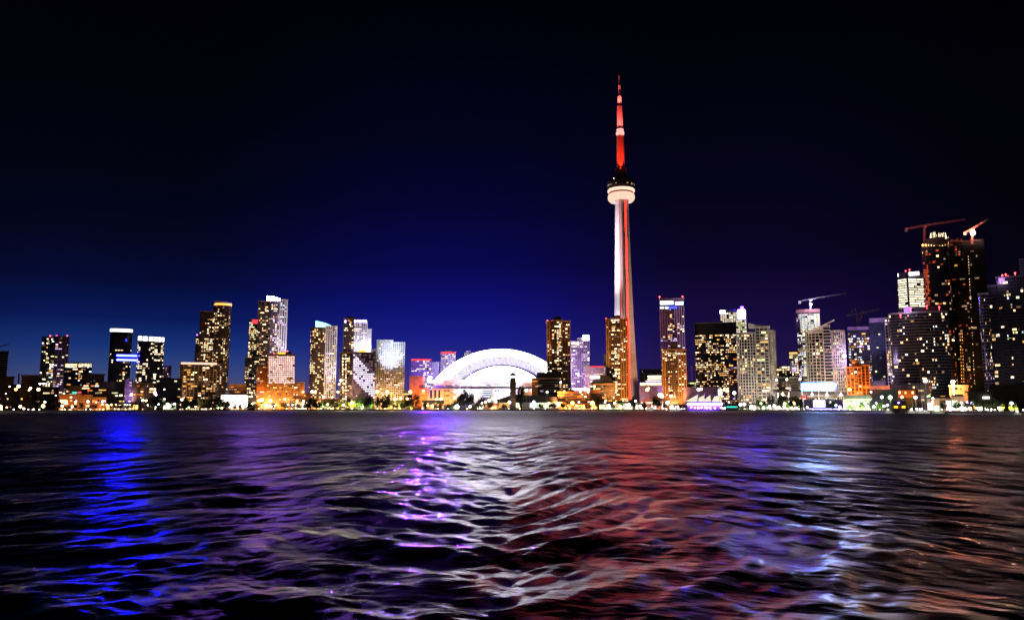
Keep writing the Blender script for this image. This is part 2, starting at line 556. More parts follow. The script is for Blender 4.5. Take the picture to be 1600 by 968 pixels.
s = Site('apartment_block', 'brown pier-fronted block with a warm light strip along its whole roof edge', 'building', 309, 1200)
block(s, 281, 340, 568, wall='gbrn', trim='tan', style='pier', wins=('warm', 'ww', 'gold'), p=.33, bay=5.2, most=90)
s.box('roof_light_strip', 283, 339, 566, 569, E['ring'], -1.5, 1)
wash_spot(s, 310, WARM, 120, 310, 600, dist=50, angle=90)
s = Site('parking_garage', 'blinding white open-deck parking garage on the waterfront', 'building', 366, 1240)
for k, (y0, y1) in enumerate(((617.5, 620), (621.2, 623.6), (625, 627.4), (629, 634.5))):
    s.box('lit_deck', 346 + (k == 3) * 14, 387, y0, y1, E['garage'], 0, 10)
s.box('frame', 345, 388, 616, 637, M['pale'], 2, 14)
for px in (347, 358, 369, 380, 387): s.box('column', px - .4, px + .4, 616.5, 636, M['pale'], -.8, .7)

s = Site(AP, 'tallest tower of the west group, with white floodlit crown and side and a red-lit shoulder', 'tower', 424, 1340)
block(s, 404, 424, 471, wall='gdark', trim='brown', wins=('warm', 'ww', 'warm'), p=.3, bay=3.6, most=90)
block(s, 424, 437.5, 471, ly=2, shape='box', wall='gpurp', trim='pale', wins=('warm', 'lilac', 'ww'), p=.42, bay=3.6)
block(s, 437.5, 449.5, 468.5, ly=1, wall='gpurp', trim='white', style='grid', wins=('cw', 'lilac'), p=.18, bay=4, pierw=.8)
block(s, 389.5, 404.5, 499, ly=4, wall='gdark', trim='dark', wins=('ww', 'green', 'warm'), p=.4, bay=3.4)
block(s, 383, 405, 559, ly=-6, wall='gdark', trim='dark', wins=('ww', 'warm', 'lilac'), p=.32, bay=3.6)
m = MB(); xa = s.p(417, 465)[0]; xb = s.p(438, 465)[0]
m.slope([(xa, 3), ((xa + xb) / 2, 2), (xb, 3), (xb, 18), (xa, 18)], s.zz(471), [s.zz(462), s.zz(462.7), s.zz(465.5), s.zz(465), s.zz(462)])
m.build('crown', emis('violet white crown light', (.32, .10, 1), 220, .1, True), s.r)
s.box('red_panel', 394, 403.5, 499, 505.5, E['redrim'], 3.2, .5)
wash_spot(s, 470, (.8, .72, 1), 4500, 443, 520, dist=70, z=6, angle=38)
s = Site('glass_office_block', 'gridded glass block glowing pink white above and orange at its foot', 'building', 438, 1230)
block(s, 418.5, 461, 554, wall='tan', trim='tan', style='grid', wins=('warm', 'orange', 'gold'), p=.28, bay=3.2, fh=3.0, d=20, most=60, zb=None)
m = MB()
for i in range(13):
    for j in range(13):
        if random.random() < .06: continue
        x0 = 419.5 + i * 3.15; y0 = 556 + j * 3.3
        s.box('', x0 + .35, x0 + 2.9, y0 + .35, y0 + 2.75, None, -1.3, .3, mb=m)
o = m.build('lit_glazing', emis('pink white glazing', (1, .62, .58), 1.5, .5, scale=.25), s.r); tag(o, kind='stuff')
block(s, 402, 418.5, 575, ly=2, wall='orange', trim='orange', wins=('orange', 'warm', 'ww'), p=.3, bay=3.6, d=18)
s.box('roof_room', 434, 446, 550.5, 554, E['amber'], 6, 8)
s.box('plant_room', 446, 455, 549, 554, M['dark'], 6, 8); beacon(s, 449, 548.5, 8, .9); beacon(s, 428, 552, 8, .8)
for px in (408, 422, 437, 452): wash_spot(s, px, (1, .36, .04), 110, px, 622, dist=16, z=3, angle=120)

s = Site(AP, 'pale round-shouldered tower with a turquoise lit crown', 'tower', 506, 1330)
block(s, 485.5, 510, 512, shape='round', wall='gbrn', trim='brown', wins=('warm', 'ww', 'warm'), p=.34, bay=3.6, most=90)
block(s, 509, 527, 510, ly=3, wall='gbrn', trim='white', style='grid', wins=('ww', 'lilac', 'warm'), p=.35, bay=3.6, pierw=.8, most=80)
m = MB(); xa, _ = s.p(493, 505, 6); xb, _ = s.p(508, 505, 6); xc, _ = s.p(519, 507, 6)
m.slope([(xa, 6), (xb, 5), (xc, 6), (xc, 20), (xa, 20)], s.zz(512), [s.zz(500.5), s.zz(503.5), s.zz(508), s.zz(508), s.zz(501)])
m.build('crown', E['aqua'], s.r)
wash_spot(s, 521, (1, .85, .95), 520, 518, 560, dist=60, z=6, angle=45); wash_spot(s, 492, WARM, 200, 500, 600, dist=35, z=4, angle=100)

s = Site(AP, 'half dark, half floodlit white tower with a blue-lit attic and stepped side', 'tower', 556, 1340)
block(s, 537.5, 553.5, 498, wall='gdark', trim='brown', wins=('warm', 'ww'), p=.34, bay=4)
block(s, 552.5, 574, 502, ly=1, wall='gpurp', trim='white', style='grid', wins=('ww', 'lilac', 'cw'), p=.33, bay=3.4, slabt=1.3, pierw=.5)
block(s, 574, 580, 515, ly=3, wall='white', trim='white', style='slab', wins=('cw', 'lilac'), p=.3, bay=3.4, slabt=1.3)
s.box('roof_room', 541, 556, 494.5, 499, M['dark'], 4, 12)
m = MB()
for x0 in (553.5, 557.5, 561.5, 565.5, 569.5): s.box('', x0, x0 + 3, 499.5, 503.5, None, -.6, .4, mb=m)
s.box('', 538.5, 541, 500, 504, None, -.6, .4, mb=m)
m.build('attic_light', E['bluew'], s.r)
wash_spot(s, 566, (.82, .76, 1), 110, 566, 520, dist=21, z=92, angle=140)
wash_spot(s, 574, (.82, .76, 1), 75, 572, 535, dist=21, z=92, angle=140)
s = Site('apartment_block', 'dark wing with two vertical chains of warm windows, beside the plum glass grid block', 'building', 541, 1290)
block(s, 531.5, 551.5, 551, wall='gdark', trim='brown', wins=('ww', 'warm'), p=.3, bay=4, style='slab')
for px in (540.5, 535.5):
    for k in range(17 if px > 537 else 11):
        s.box('window', px - .7, px + .7, 553 + 5 * k, 556 + 5 * k, W['ww'], -1.2, .2)
s = Site('glass_office_block', 'plum gridded glass block with an amber roof room', 'building', 568, 1270)
block(s, 551, 586, 551, wall='purp', trim='purp', style='grid', wins=('ww', 'warm'), p=.05, bay=3.2, fh=3.0)
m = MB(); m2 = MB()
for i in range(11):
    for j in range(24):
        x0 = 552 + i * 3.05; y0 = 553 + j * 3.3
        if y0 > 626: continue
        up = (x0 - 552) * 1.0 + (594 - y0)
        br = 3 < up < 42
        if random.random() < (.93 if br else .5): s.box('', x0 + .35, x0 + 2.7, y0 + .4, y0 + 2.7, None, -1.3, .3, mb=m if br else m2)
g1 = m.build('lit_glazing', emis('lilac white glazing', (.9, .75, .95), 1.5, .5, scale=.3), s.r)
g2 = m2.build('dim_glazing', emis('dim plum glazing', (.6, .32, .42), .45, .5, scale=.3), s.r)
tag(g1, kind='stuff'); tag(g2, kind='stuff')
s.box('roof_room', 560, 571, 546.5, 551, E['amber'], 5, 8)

s = Site('condominium_tower', 'white floodlit twin condominium, gold-lit in its lower storeys', 'tower', 608, 1310)
block(s, 589, 614, 532, wall='gblue', trim='white', style='grid', wins=('cw', 'ww', 'lilac'), p=.4, bay=3.4, slabt=1.2, pierw=.6, most=80)
block(s, 613, 632.5, 535.5, ly=2, wall='gblue', trim='white', style='grid', wins=('cw', 'ww'), p=.34, bay=3.4, slabt=1.2, pierw=.6, most=80)
block(s, 581.5, 590, 546, ly=3, wall='gpurp', trim='white', style='grid', wins=('lilac', 'ww'), p=.35, bay=3.4, slabt=1.0)
s.box('roof_room', 601, 614, 529.8, 533, M['white'], 2, 10)
wash_spot(s, 606, (.70, .78, 1), 1100, 610, 550, dist=60, z=28, angle=34, blend=1)
wash_spot(s, 640, (.70, .78, 1), 800, 618, 550, dist=60, z=28, angle=34, blend=1)
for px in (592, 606, 622): wash_spot(s, px, (1, .45, .12), 70, px, 622, dist=20, z=4, angle=110)

s = Site(OT, 'violet-lit tower with a red rim, the wider of the two left of the dome', 'tower', 659, 1600)
block(s, 642, 673.5, 562, wall='gpurp', trim='gpurp', style='slab', wins=('lilac', 'ww', 'lilac'), p=.4, bay=4, fh=3.8)
s.box('red_rim', 642.5, 673, 560.5, 563, E['redrim'], -1.4, 1)
block(s, 673.5, 686, 566, ly=5, wall='gpurp', trim='gpurp', wins=('lilac', 'ww'), p=.7, bay=4, fh=3.8)
wash_spot(s, 665, (.3, .1, 1), 700, 662, 580, dist=60, z=30, angle=70)
s = Site(OT, 'slimmer violet tower with a red rim rising just behind the dome edge', 'tower', 700, 1650)
block(s, 688.5, 712, 551, wall='gpurp', trim='gpurp', wins=('lilac', 'ww', 'lilac'), p=.35, bay=4, fh=3.8)
s.box('red_rim', 689, 711.5, 549.5, 552, E['redrim'], -1.4, 1); s.box('roof_room', 693, 706, 547.8, 550, M['dark'], 4, 10)
wash_spot(s, 690, (.3, .1, 1), 600, 700, 570, dist=60, z=30, angle=70)
s = Site(OT, 'dim stubby tower top showing over the shoulder of the dome', 'tower', 732, 1700)
block(s, 725, 738, 551, wall='gblue', trim='purp', wins=('dimp', 'lilac'), p=.15, bay=4, fh=3.8)
s.box('roof_room', 728, 735, 547.5, 551, M['purp'], 4, 8)

for (px, Y, py, pw, cl) in ((85, 1280, 575, 90, (1, .75, .7)), (188, 1300, 590, 60, (1, .7, .5)), (236, 1300, 580, 90, (1, .7, .5)), (332, 1330, 530, 260, (1, .6, .35)), (332, 1330, 590, 160, WARM), (415, 1340, 520, 330, (1, .6, .4)),
                          (395, 1340, 590, 160, WARM), (500, 1330, 550, 420, (1, .62, .4)), (545, 1340, 540, 300, (1, .6, .4)), (545, 1290, 600, 160, WARM)):
    x0 = at(px, 630, Y - 75); tgt = at(px, py, Y)
    lamp_light((x0.x, Y - 75, 8), cl, pw * 1000, 'SPOT', tgt, 60, 2, .9)  # added warm spots without fixtures, standing in for ambient city glow

# ================================================================== stadium
s = Site('domed_stadium', 'floodlit white domed stadium with a low pale wall', 'stadium', 770, 1400)
YD = 62.0
MG = emis('glowing roof membrane', (.9, .85, 1), 17.0, .35, True, scale=.06)  # floodlight on the dome is put into the shells' own emission
MS = emis('lilac shaded membrane', (.72, .66, .95), 1.0, .45, scale=.5)  # soffit shade put in as a dimmer emission
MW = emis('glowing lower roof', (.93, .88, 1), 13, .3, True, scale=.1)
def arc_pt(px0, px1, ypk, ybase, n, ly, pk=None):
    """points of an arch in local (x, z)"""
    xa, zb = s.p(px0, ybase, ly); xb, _ = s.p(px1, ybase, ly); zt = s.p((px0 + px1) / 2, ypk, ly)[1]
    cx = (xa + xb) / 2; w = (xb - xa) / 2; h = zt - zb
    Rr = (w * w + h * h) / (2 * h); a0 = math.asin(min(1, w / Rr))
    return [(cx + Rr * sin(a), zb + h - Rr + Rr * cos(a)) for a in [-a0 + 2 * a0 * k / n for k in range(n + 1)]]
def shell(outer, inner, yo, yi, name, mat):
    m = MB(); n = len(outer)
    vs = [(x, yo, z) for x, z in outer] + [(x, yi, z) for x, z in inner]
    m.add(vs, [(i, n + i, n + i + 1, i + 1)[::-1] for i in range(n - 1)])
    return m.build(name, mat, s.r, True)
big = arc_pt(676, 888, 545, 597, 40, YD)
mid = arc_pt(700, 866, 556.5, 597, 40, 30)
rim = arc_pt(711, 858, 560.5, 597, 40, 26)
inn = arc_pt(716, 853, 568.5, 597, 40, 22)
low_ = arc_pt(722, 846, 571.5, 597, 40, 20)
flat = [(x, s.z + 20) for x, z in low_]
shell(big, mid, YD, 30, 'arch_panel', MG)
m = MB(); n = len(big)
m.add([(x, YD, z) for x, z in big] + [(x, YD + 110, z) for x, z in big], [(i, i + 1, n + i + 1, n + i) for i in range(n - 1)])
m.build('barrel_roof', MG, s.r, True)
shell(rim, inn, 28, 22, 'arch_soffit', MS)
m = MB()
for aa, bb, y, t in ((mid, None, 29.5, .55), (inn, None, 21.5, .9)):
    for k in range(len(aa) - 1):
        m.tube((aa[k][0], y, aa[k][1]), (aa[k + 1][0], y, aa[k + 1][1]), t, n=5)
m.build('arch_rib', surf('arch rib steel', (.12, .12, .16), .5), s.r)
shell(mid, rim, 30, 28, 'arch_edge', emis('glowing arch edge', (.9, .86, 1), 1.6, .3, scale=.3))
m = MB()
for k in range(3, 38, 2):      # truss lines on the arch face
    m.tube((rim[k][0], 27.5, rim[k][1]), (inn[k + 1][0], 21.5, inn[k + 1][1]), .22, n=4)
m.build('arch_truss', surf('arch rib steel', (.12, .12, .16), .5), s.r)
m = MB()
for k in range(4, 38, 4):
    m.tube((big[k][0], YD - .3, big[k][1]), (mid[k][0], 29.6, mid[k][1]), .16, n=4)
m.build('panel_seam', surf('seam grey', (.3, .3, .34), .5), s.r)
# inner quarter dome
m = MB(); rows = 8; vs = []
for j in range(rows + 1):
    t = j / rows
    for x, z in low_:
        cx = (low_[0][0] + low_[-1][0]) / 2; zb = low_[0][1]
        f = sqrt(max(0, 1 - (1 - t) ** 2.2))
        vs.append((cx + (x - cx) * (.86 + .14 * t), 2 + 18.5 * t, zb + (z - zb) * f - 0.02))
nn = len(low_)
m.add(vs, [(j * nn + i, j * nn + i + 1, (j + 1) * nn + i + 1, (j + 1) * nn + i) for j in range(rows) for i in range(nn - 1)])
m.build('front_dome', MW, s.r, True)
s.box('upper_wall', 679, 872, 592.5, 607, M['white'], -6, 60)
s.box('lower_wall', 652, 874, 607, 640, M['pale'], -10, 60, base=s.z)
s.box('end_block', 640, 661, 587, 640, M['orange'], -12, 40, base=s.z)
s.box('end_block', 655, 668, 606, 640, M['orange'], -16, 4, base=s.z)
m = MB()
for px in (692.5, 706.5, 720.5, 736, 751.5, 767.5, 784): s.box('', px - .25, px + .25, 593.5, 606.5, None, -6.5, .45, mb=m)
s.box('', 680, 796, 606.2, 607, None, -10.6, .5, mb=m)
s.box('', 680, 796, 598.4, 598.7, None, -6.4, .35, mb=m)
m.build('wall_joint', M['conc'], s.r)
for x0, x1 in ((668, 678), (680, 692.5)): s.box('bright_panel', x0, x1, 594, 597.5, E['white'], -6.8, .5)
for x0, x1, y0, y1 in ((710, 718, 600.3, 602.8), (760, 766, 600.5, 602.5), (771, 781, 600, 601.5), (696, 706, 601, 603)): s.box('vent_panel', x0, x1, y0, y1, M['conc'], -6.7, .5)
for px in (669.5, 676, 682, 688): s.box('column', px, px + 2, 609, 623, M['pale'], -11, .8)
for px in (672, 678.5, 685): s.box('dark_glazing', px, px + 3.3, 609, 622, M['gblue'], -10.3, .2)
for y in (610, 614, 618): s.box('lit_window', 693.5, 703.5, y - 1, y + 1.2, W['gold'], -10.4, .3); s.box('lit_window', 659, 664, y - 1, y + 1.4, W['gold'], -16.4, .3)
s.box('lit_window', 709.5, 711.5, 610, 612, W['ww'], -10.4, .3)
for x0 in (722, 726.5, 731, 735.5): 
    for y in (609, 613, 617): s.box('lit_window', x0, x0 + 3.4, y, y + 2.6, W['cw'], -10.4, .3)
s.box('blue_glazing', 755, 766, 609, 619, surf('blue glazing', (.12, .16, .4), .3), -10.4, .3)
m = MB()
for y in (608.2, 611.5, 615, 618.5): s.box('', 738, 766, y, y + .9, None, -11, .3, mb=m)
m.build('floor_light', W['cw'], s.r)
for x0 in (774, 778, 783, 788): s.box('lit_window', x0, x0 + 2, 609, 611, W['warm'], -10.4, .3)
m = MB()
for k in range(9): s.box('', 806 + k * 4.4, 809 + k * 4.4, 594, 597, None, -6.8, .4, mb=m)
m.build('lit_window', W['ww'], s.r)
# dome lighting
for px in (700, 735, 770, 810, 850):
    x, z = s.p(px, 594, -20)
    lamp_light(s.w(x * .8, -60, 110), (.93, .9, 1), 500000, 'SPOT', s.w(x * .6, 60, s.zz(566)), 60, 3, .6)
for px in (735, 790): wash_spot(s, px, (.92, .74, 1), 420, px, 600, dist=48, z=10, angle=80)
wash_spot(s, 782, (1, .86, .8), 60, 778, 612, dist=36, z=8, angle=90)
for px in (650, 675, 700): wash_spot(s, px, (1, .36, .08), 190, px, 608, dist=38, z=6, angle=90)
wash_spot(s, 845, (1, .35, .15), 160, 835, 600, dist=40, z=6, angle=80)
x, z = s.p(672, 590, -16)
m = MB(); m.add([(x + 2.6 * cos(R(t)), -18, z + 2.6 * sin(R(t))) for t in range(0, 360, 45)], [tuple(range(8))]); m.build('violet_floodlight', emis('violet star light', (.09, .008, 1), 50000, .1, True), s.r)
lamp_light(s.w(x, -20, z), (.22, .07, 1), 60000, rad=2)

s = Site('harbour_tower', 'dark square harbour tower with a lit lantern room, standing before the dome', 'tower', 801.5, 1250)
m = MB(); a = s.p(797, 590)[0]; b = s.p(806, 590)[0]
zt = s.zz(590)
def sq(x0, x1, g=0): 
    d = x1 - x0
    return [(x0 - g, 0 - g), (x1 + g, 0 - g), (x1 + g, d + g), (x0 - g, d + g)]
m.prism(sq(a, b), GZ, zt); m.build('shaft', M['dark'], s.r)
m = MB(); zr = s.zz(584.5)
m.prism(sq(a, b, -1), zt, zr - 2); m.build('lantern_room', W['cw'], s.r)
m = MB()
d = b - a
for cx in (a, b - .9):
    for cy in (0, d - .9): m.box(cx, cx + .9, cy, cy + .9, zt, zr - 2)
m.build('post', M['dark'], s.r)
m = MB(); c = ((a + b) / 2)
m.prism(sq(a, b, .8), zr - 2, zr, ); m.prism(sq(a, b, .5), zr, s.zz(581), [(c - 1, d / 2 - 1), (c + 1, d / 2 - 1), (c + 1, d / 2 + 1), (c - 1, d / 2 + 1)]); m.build('roof', M['dark'], s.r)
wash_spot(s, 802, ORANGE, 22, 802, 622, dist=12, z=3, angle=70)
s = Site('exhibition_shed', 'long dark-roofed shed with a glowing glass front at the foot of the harbour tower', 'building', 835, 1255)
m = MB(); a = s.p(775, 625)[0]; b = s.p(872, 625)[0]; c = s.p(797, 625)[0]; e = s.p(806, 615)[0]
m.slope([(a, 10), (c, 10), (e, 10), (b, 10), (b, 34), (e, 34), (c, 34), (a, 34)], s.zz(628), [s.zz(624.5), s.zz(617), s.zz(615.5), s.zz(620)] + [s.zz(620), s.zz(615.5), s.zz(617), s.zz(624.5)])
m.build('roof', M['black'], s.r)
s.box('wall', 778, 871, 626, 640, M['pale'], 12, 18, base=GZ)
for x0, x1, mt in ((780, 796, 'shopo'), (800, 812, 'shopg'), (828, 839, 'lampc'), (840, 850, 'shopg'), (851, 862, 'shopg'), (863, 871, 'shop')):
    s.box('glass_front', x0, x1, 629, 636.5, W['cw'] if mt == 'lampc' else E[mt], 11.5, .3)

s = Site('apartment_block', 'dark block with a black glass upper storey, right of the dome, amber-lit on its corner', 'building', 851, 1300)
block(s, 833, 874, 591, wall='gdark', trim='tan', style='slab', wins=('lilac', 'ww', 'gold'), p=.12, bay=5, fh=4, slabt=.7)
s.box('penthouse', 839, 866, 581.5, 590, M['black'], 3, 14)
block(s, 831, 840, 592, ly=-2, wall='orange', trim='orange', style='slab', wins=('orange', 'gold'), p=.3, bay=4, fh=4, slabt=1.6, d=8)
wash_spot(s, 836, ORANGE, 60, 838, 610, dist=25, z=4, angle=90)

BT = 'brown concrete tower'
def brown(label, xl, xr, yt, bx0, bx1, by, Y, nb=4.2, lowest=None):
    s = Site('condominium_tower', label, 'tower', (xl + xr) / 2, Y)
    w = xr - xl
    block(s, xl, xr, yt, shape='box', wall='gbrn', trim='brown', style='pier', wins=('warm', 'ww', 'ww'), p=.17, bay=nb, d=30, pierw=.75, slabt=.5, cluster=.8, most=80)
    block(s, xl + w * .22, xl + w * .62, yt - 1, ly=-3, shape='box', wall='gdark', trim='brown', style='slab', wins=('ww', 'warm'), p=.42, bay=nb, d=6, cluster=.8, most=40)
    s.box('roof_room', bx0, bx1, by, yt, M['brown'], 3, 12)
    return s
s = brown('brown pier-fronted tower with two red roof lights, directly right of the dome', 854, 891, 502, 864, 877, 494.5, 1320)
beacon(s, 855.5, 500.5); beacon(s, 890, 506); beacon(s, 862.5, 501, -2, .8)
wash_spot(s, 873, ORANGE, 900, 873, 570, dist=70, z=5, angle=80); wash_spot(s, 873, ORANGE, 600, 873, 520, dist=70, z=5, angle=36)
s = Site(OT, 'pale lilac office tower with a glaring white roof box', 'tower', 907, 1500)
block(s, 892, 921, 533, wall='gpurp', trim='purp', style='grid', wins=('lilac', 'ww', 'lilac'), p=.4, bay=4, fh=3.6)
s.box('roof_box', 910.5, 920.5, 523, 532.5, E['white'], 1, 10); s.box('roof_room', 902, 911, 527.5, 533, M['white'], 3, 10)
s.box('top_storey_light', 893, 901, 534.5, 537.5, W['ww'], -1.2, .4)
wash_spot(s, 905, LILAC, 300, 905, 580, dist=70, z=25, angle=90)
s = Site('apartment_block', 'beige banded block with a red-lit roof edge, between the lilac office and the brown tower', 'building', 931, 1480)
block(s, 914, 946, 573, wall='purp', trim='tan', style='slab', wins=('ww', 'warm', 'lilac'), p=.35, bay=4, slabt=1.3)
s.box('red_rim', 922, 943, 571.5, 573.5, E['redrim'], -1.4, 1)
s.box('stair_tower', 943, 950, 552, 573, M['dark'], 4, 8)
wash_spot(s, 925, (1, .6, .5), 110, 930, 590, dist=40, z=25, angle=100)
s = brown('brown pier-fronted tower hiding the left half of the needle tower base', 946.5, 981, 498.5, 957.5, 969.5, 492.5, 1290)
beacon(s, 947, 497.5, 1, 1.1); beacon(s, 974.5, 497.5); beacon(s, 979, 503, -1)
wash_spot(s, 964, ORANGE, 900, 964, 560, dist=70, z=5, angle=80); wash_spot(s, 964, ORANGE, 600, 964, 520, dist=70, z=5, angle=36)
for px in (962, 972): wash_spot(s, px, (1, .38, .02), 120, px, 630, dist=14, z=3, angle=110)
s = Site('waterfront_block', 'dark red block with a pyramid roof and lit billboard, left of the needle tower', 'building', 941, 1265)
block(s, 922, 961, 600, wall='dark', trim='brown', style='slab', wins=('ww', 'green', 'orange', 'warm'), p=.3, bay=4.6, fh=4, d=24)
a = s.p(922, 600)[0]; b = s.p(961, 600)[0]
m = MB(); zt = s.zz(600) + 1.2
k0 = s.p(936, 587, 10)[0]; k1 = s.p(951, 587, 10)[0]
m.prism([(a, 0), (b, 0), (b, 24), (a, 24)], zt, s.zz(585.5), [(k0, 10), (k1, 10), (k1, 16), (k0, 16)]); m.build('roof', M['roof'], s.r)
s.box('billboard', 922, 937, 586.5, 591, E['white'], -1, .6)
s.box('balcony', 922, 938, 608, 614, M['orange'], -2.5, 2)
wash_spot(s, 930, ORANGE, 60, 930, 618, dist=25, z=3, angle=100)
s = Site('low_building', 'low long orange brick terrace between the shed and the pyramid-roofed block', 'building', 896, 1262)
block(s, 872, 922, 612.5, wall='dark', trim='orange', style='slab', wins=('orange', 'warm', 'ww'), p=.28, bay=5, fh=3.8, slabt=1.2, d=20)
s.box('roof_pod', 884, 897, 608, 612.5, M['dark'], 4, 10)
s.box('roof_sign', 894, 921, 606.5, 609.5, E['white'], 14, 2)
wash_spot(s, 885, ORANGE, 70, 885, 622, dist=22, z=3, angle=120); wash_spot(s, 910, ORANGE, 70, 910, 622, dist=22, z=3, angle=120)

# ================================================================== needle tower
s = Site('communications_tower', 'very tall concrete needle tower lit red and white with a round observation pod', 'tower', 976.3, 1420)
s.r.name = 'communications_tower'
def tz(py): return s.p(976.3, py, 0)[1]
zb = tz(312)
def mw(px, py): return (s.p(976.3 + px / 2, py, 0)[0] - s.p(976.3 - px / 2, py, 0)[0])
top = tz(118)
def legs(z):
    t = 1 - z / zb
    core = 9.0 + 3.0 * t
    leg = 13 + 7.5 * t + 7 * t ** 3
    return core, leg
A0 = [R(20), R(140), R(260)]
def section(z):
    c, l = legs(z); tw = 3.0 + 1.6 * (1 - z / zb); pts = []
    for a in A0:
        for (rr, ww) in ((c, -tw * 1.15), (l, -tw * .8), (l, tw * .8), (c, tw * 1.15)):
            pts.append((rr * cos(a) - ww * sin(a), rr * sin(a) + ww * cos(a)))
    return pts
m = MB(); nz = 28; vs = []
for k in range(nz + 1):
    z = GZ + (zb - GZ) * k / nz
    vs += [(x, y, z) for x, y in section(z)]
m.add(vs, [(k * 12 + i, k * 12 + (i + 1) % 12, (k + 1) * 12 + (i + 1) % 12, (k + 1) * 12 + i) for k in range(nz) for i in range(12)])
m.build('shaft', M['tower'], s.r)
# the needle is set back so that its own red strip runs up the groove right of the near leg
def strip(name, a, rr, w, mat, z0=GZ + 4):
    m = MB(); vs = []
    for k in range(nz + 1):
        z = z0 + (zb - z0) * k / nz
        c, l = legs(z)
        r = rr(c, l); cx, cy = r * cos(a), r * sin(a)
        ex, ey = -sin(a), cos(a)
        vs += [(cx - ex * w, cy - ey * w, z), (cx + ex * w, cy + ey * w, z)]
    m.add(vs, [(2 * k, 2 * k + 1, 2 * k + 3, 2 * k + 2) for k in range(nz)])
    m.build(name, mat, s.r)
strip('red_light_strip', R(-60), lambda c, l: 14.0 + 1.5 * (c - 9), .7, E['redline'])
strip('elevator_rail', R(260), lambda c, l: l + .3, .3, E['redrim'], zb * .1)
strip('elevator_rail', R(-64), lambda c, l: c * .95 + .8, .5, M['black'], zb * .1)
def P(name, prof, mat, n=32):
    m = MB(); m.lathe(prof, n); return m.build(name, mat, s.r, False)
u = mw(1, 300)
def r_(px): return px * u
P('pod_neck', [(r_(9), tz(318)), (r_(12), tz(313)), (r_(15), tz(308))], M['tower'])
P('lower_ring', [(r_(13), tz(313.5)), (r_(18), tz(315)), (r_(20.6), tz(312)), (r_(21.3), tz(308)), (r_(20.4), tz(304.5)), (r_(18.5), tz(303))], E['ring'], 40)  # floodlight on both pod rings is put into their own emission
P('ring_groove', [(r_(19), tz(303)), (r_(19), tz(300))], emis('red groove light', (1, .12, .08), .35, .2), 40)
P('upper_ring', [(r_(19.5), tz(300.8)), (r_(21.2), tz(299.8)), (r_(21.4), tz(297.6)), (r_(20.5), tz(296.2))], E['ring'], 40)
P('observation_deck', [(r_(20), tz(296.2)), (r_(21.8), tz(292)), (r_(22), tz(286)), (r_(20), tz(284.5)), (r_(18.5), tz(281)), (r_(14), tz(278.5)), (r_(8), tz(276)), (r_(7), tz(272))], M['black'], 40)
for k in range(26):
    if random.random() < .4: continue
    t = -pi + pi * k / 26
    q = MB(); rr = r_(21.9); w = .9
    cx, cy = rr * cos(t), rr * sin(t); ex, ey = -sin(t), cos(t)
    z = tz(291.5)
    q.add([(cx - ex * w, cy - ey * w, z), (cx + ex * w, cy + ey * w, z), (cx + ex * w, cy + ey * w, z + 1.5), (cx - ex * w, cy - ey * w, z + 1.5)], [(0, 1, 2, 3)])
    q.build('window', W['warm'], s.r)
for px, py in ((-11, 283), (7, 287), (3, 287), (11, 288), (-5, 288)):
    q = MB(); x = r_(px); y = -sqrt(max(1, r_(20.5) ** 2 - x * x)) - .6; q.ball((x, y, tz(py)), .8); q.build('deck_light', W['ww'], s.r)
for px in (-7, 7, 0):
    q = MB(); q.box(r_(px) - 2.2, r_(px) + 2.2, -r_(5) - 3, -r_(5) + 2, tz(274), tz(264)); q.build('antenna_housing', surf('red lit housing', (.5, .1, .08)), s.r)  # red light put into the housing's base colour
P('antenna_base', [(r_(6.2), tz(273)), (r_(6), tz(262)), (r_(5.6), tz(212))], surf('red lit antenna base', (.6, .1, .06), .5, 0, .1), 8)  # red lighting on the antenna is put into its base colour
P('upper_pod', [(r_(5.5), tz(212)), (r_(6.6), tz(209.5)), (r_(6.6), tz(206.5)), (r_(5.2), tz(205)), (r_(5.8), tz(202))], emis('pink ring light', (1, .45, .38), 1.2, .1), 16)
P('antenna_mast', [(r_(4.6), tz(202)), (r_(4.2), tz(166))], surf('red lit antenna', (.8, .26, .23), .5, 0, .1), 8)  # mast sections also carry the red light in their base colour
P('antenna_collar', [(r_(4.4), tz(166)), (r_(4.4), tz(164.6))], M['black'], 8)
P('antenna_mast', [(r_(3.2), tz(164.5)), (r_(2.9), tz(150))], MATS['red lit antenna'], 8)
P('antenna_collar', [(r_(3.1), tz(150)), (r_(3.1), tz(148.6))], M['black'], 8)
P('antenna_mast', [(r_(2), tz(148.5)), (r_(1.7), tz(133))], MATS['red lit antenna'], 8)
P('antenna_collar', [(r_(1.9), tz(133)), (r_(1.9), tz(131.4))], M['black'], 8)
P('antenna_mast', [(r_(1.25), tz(131)), (r_(.9), tz(118))], MATS['red lit antenna'], 8)
beaconm = MB(); beaconm.tube((0, 0, tz(118)), (0, 0, tz(112)), .5, .25); beaconm.build('lightning_rod', M['redst'], s.r)
CN = s
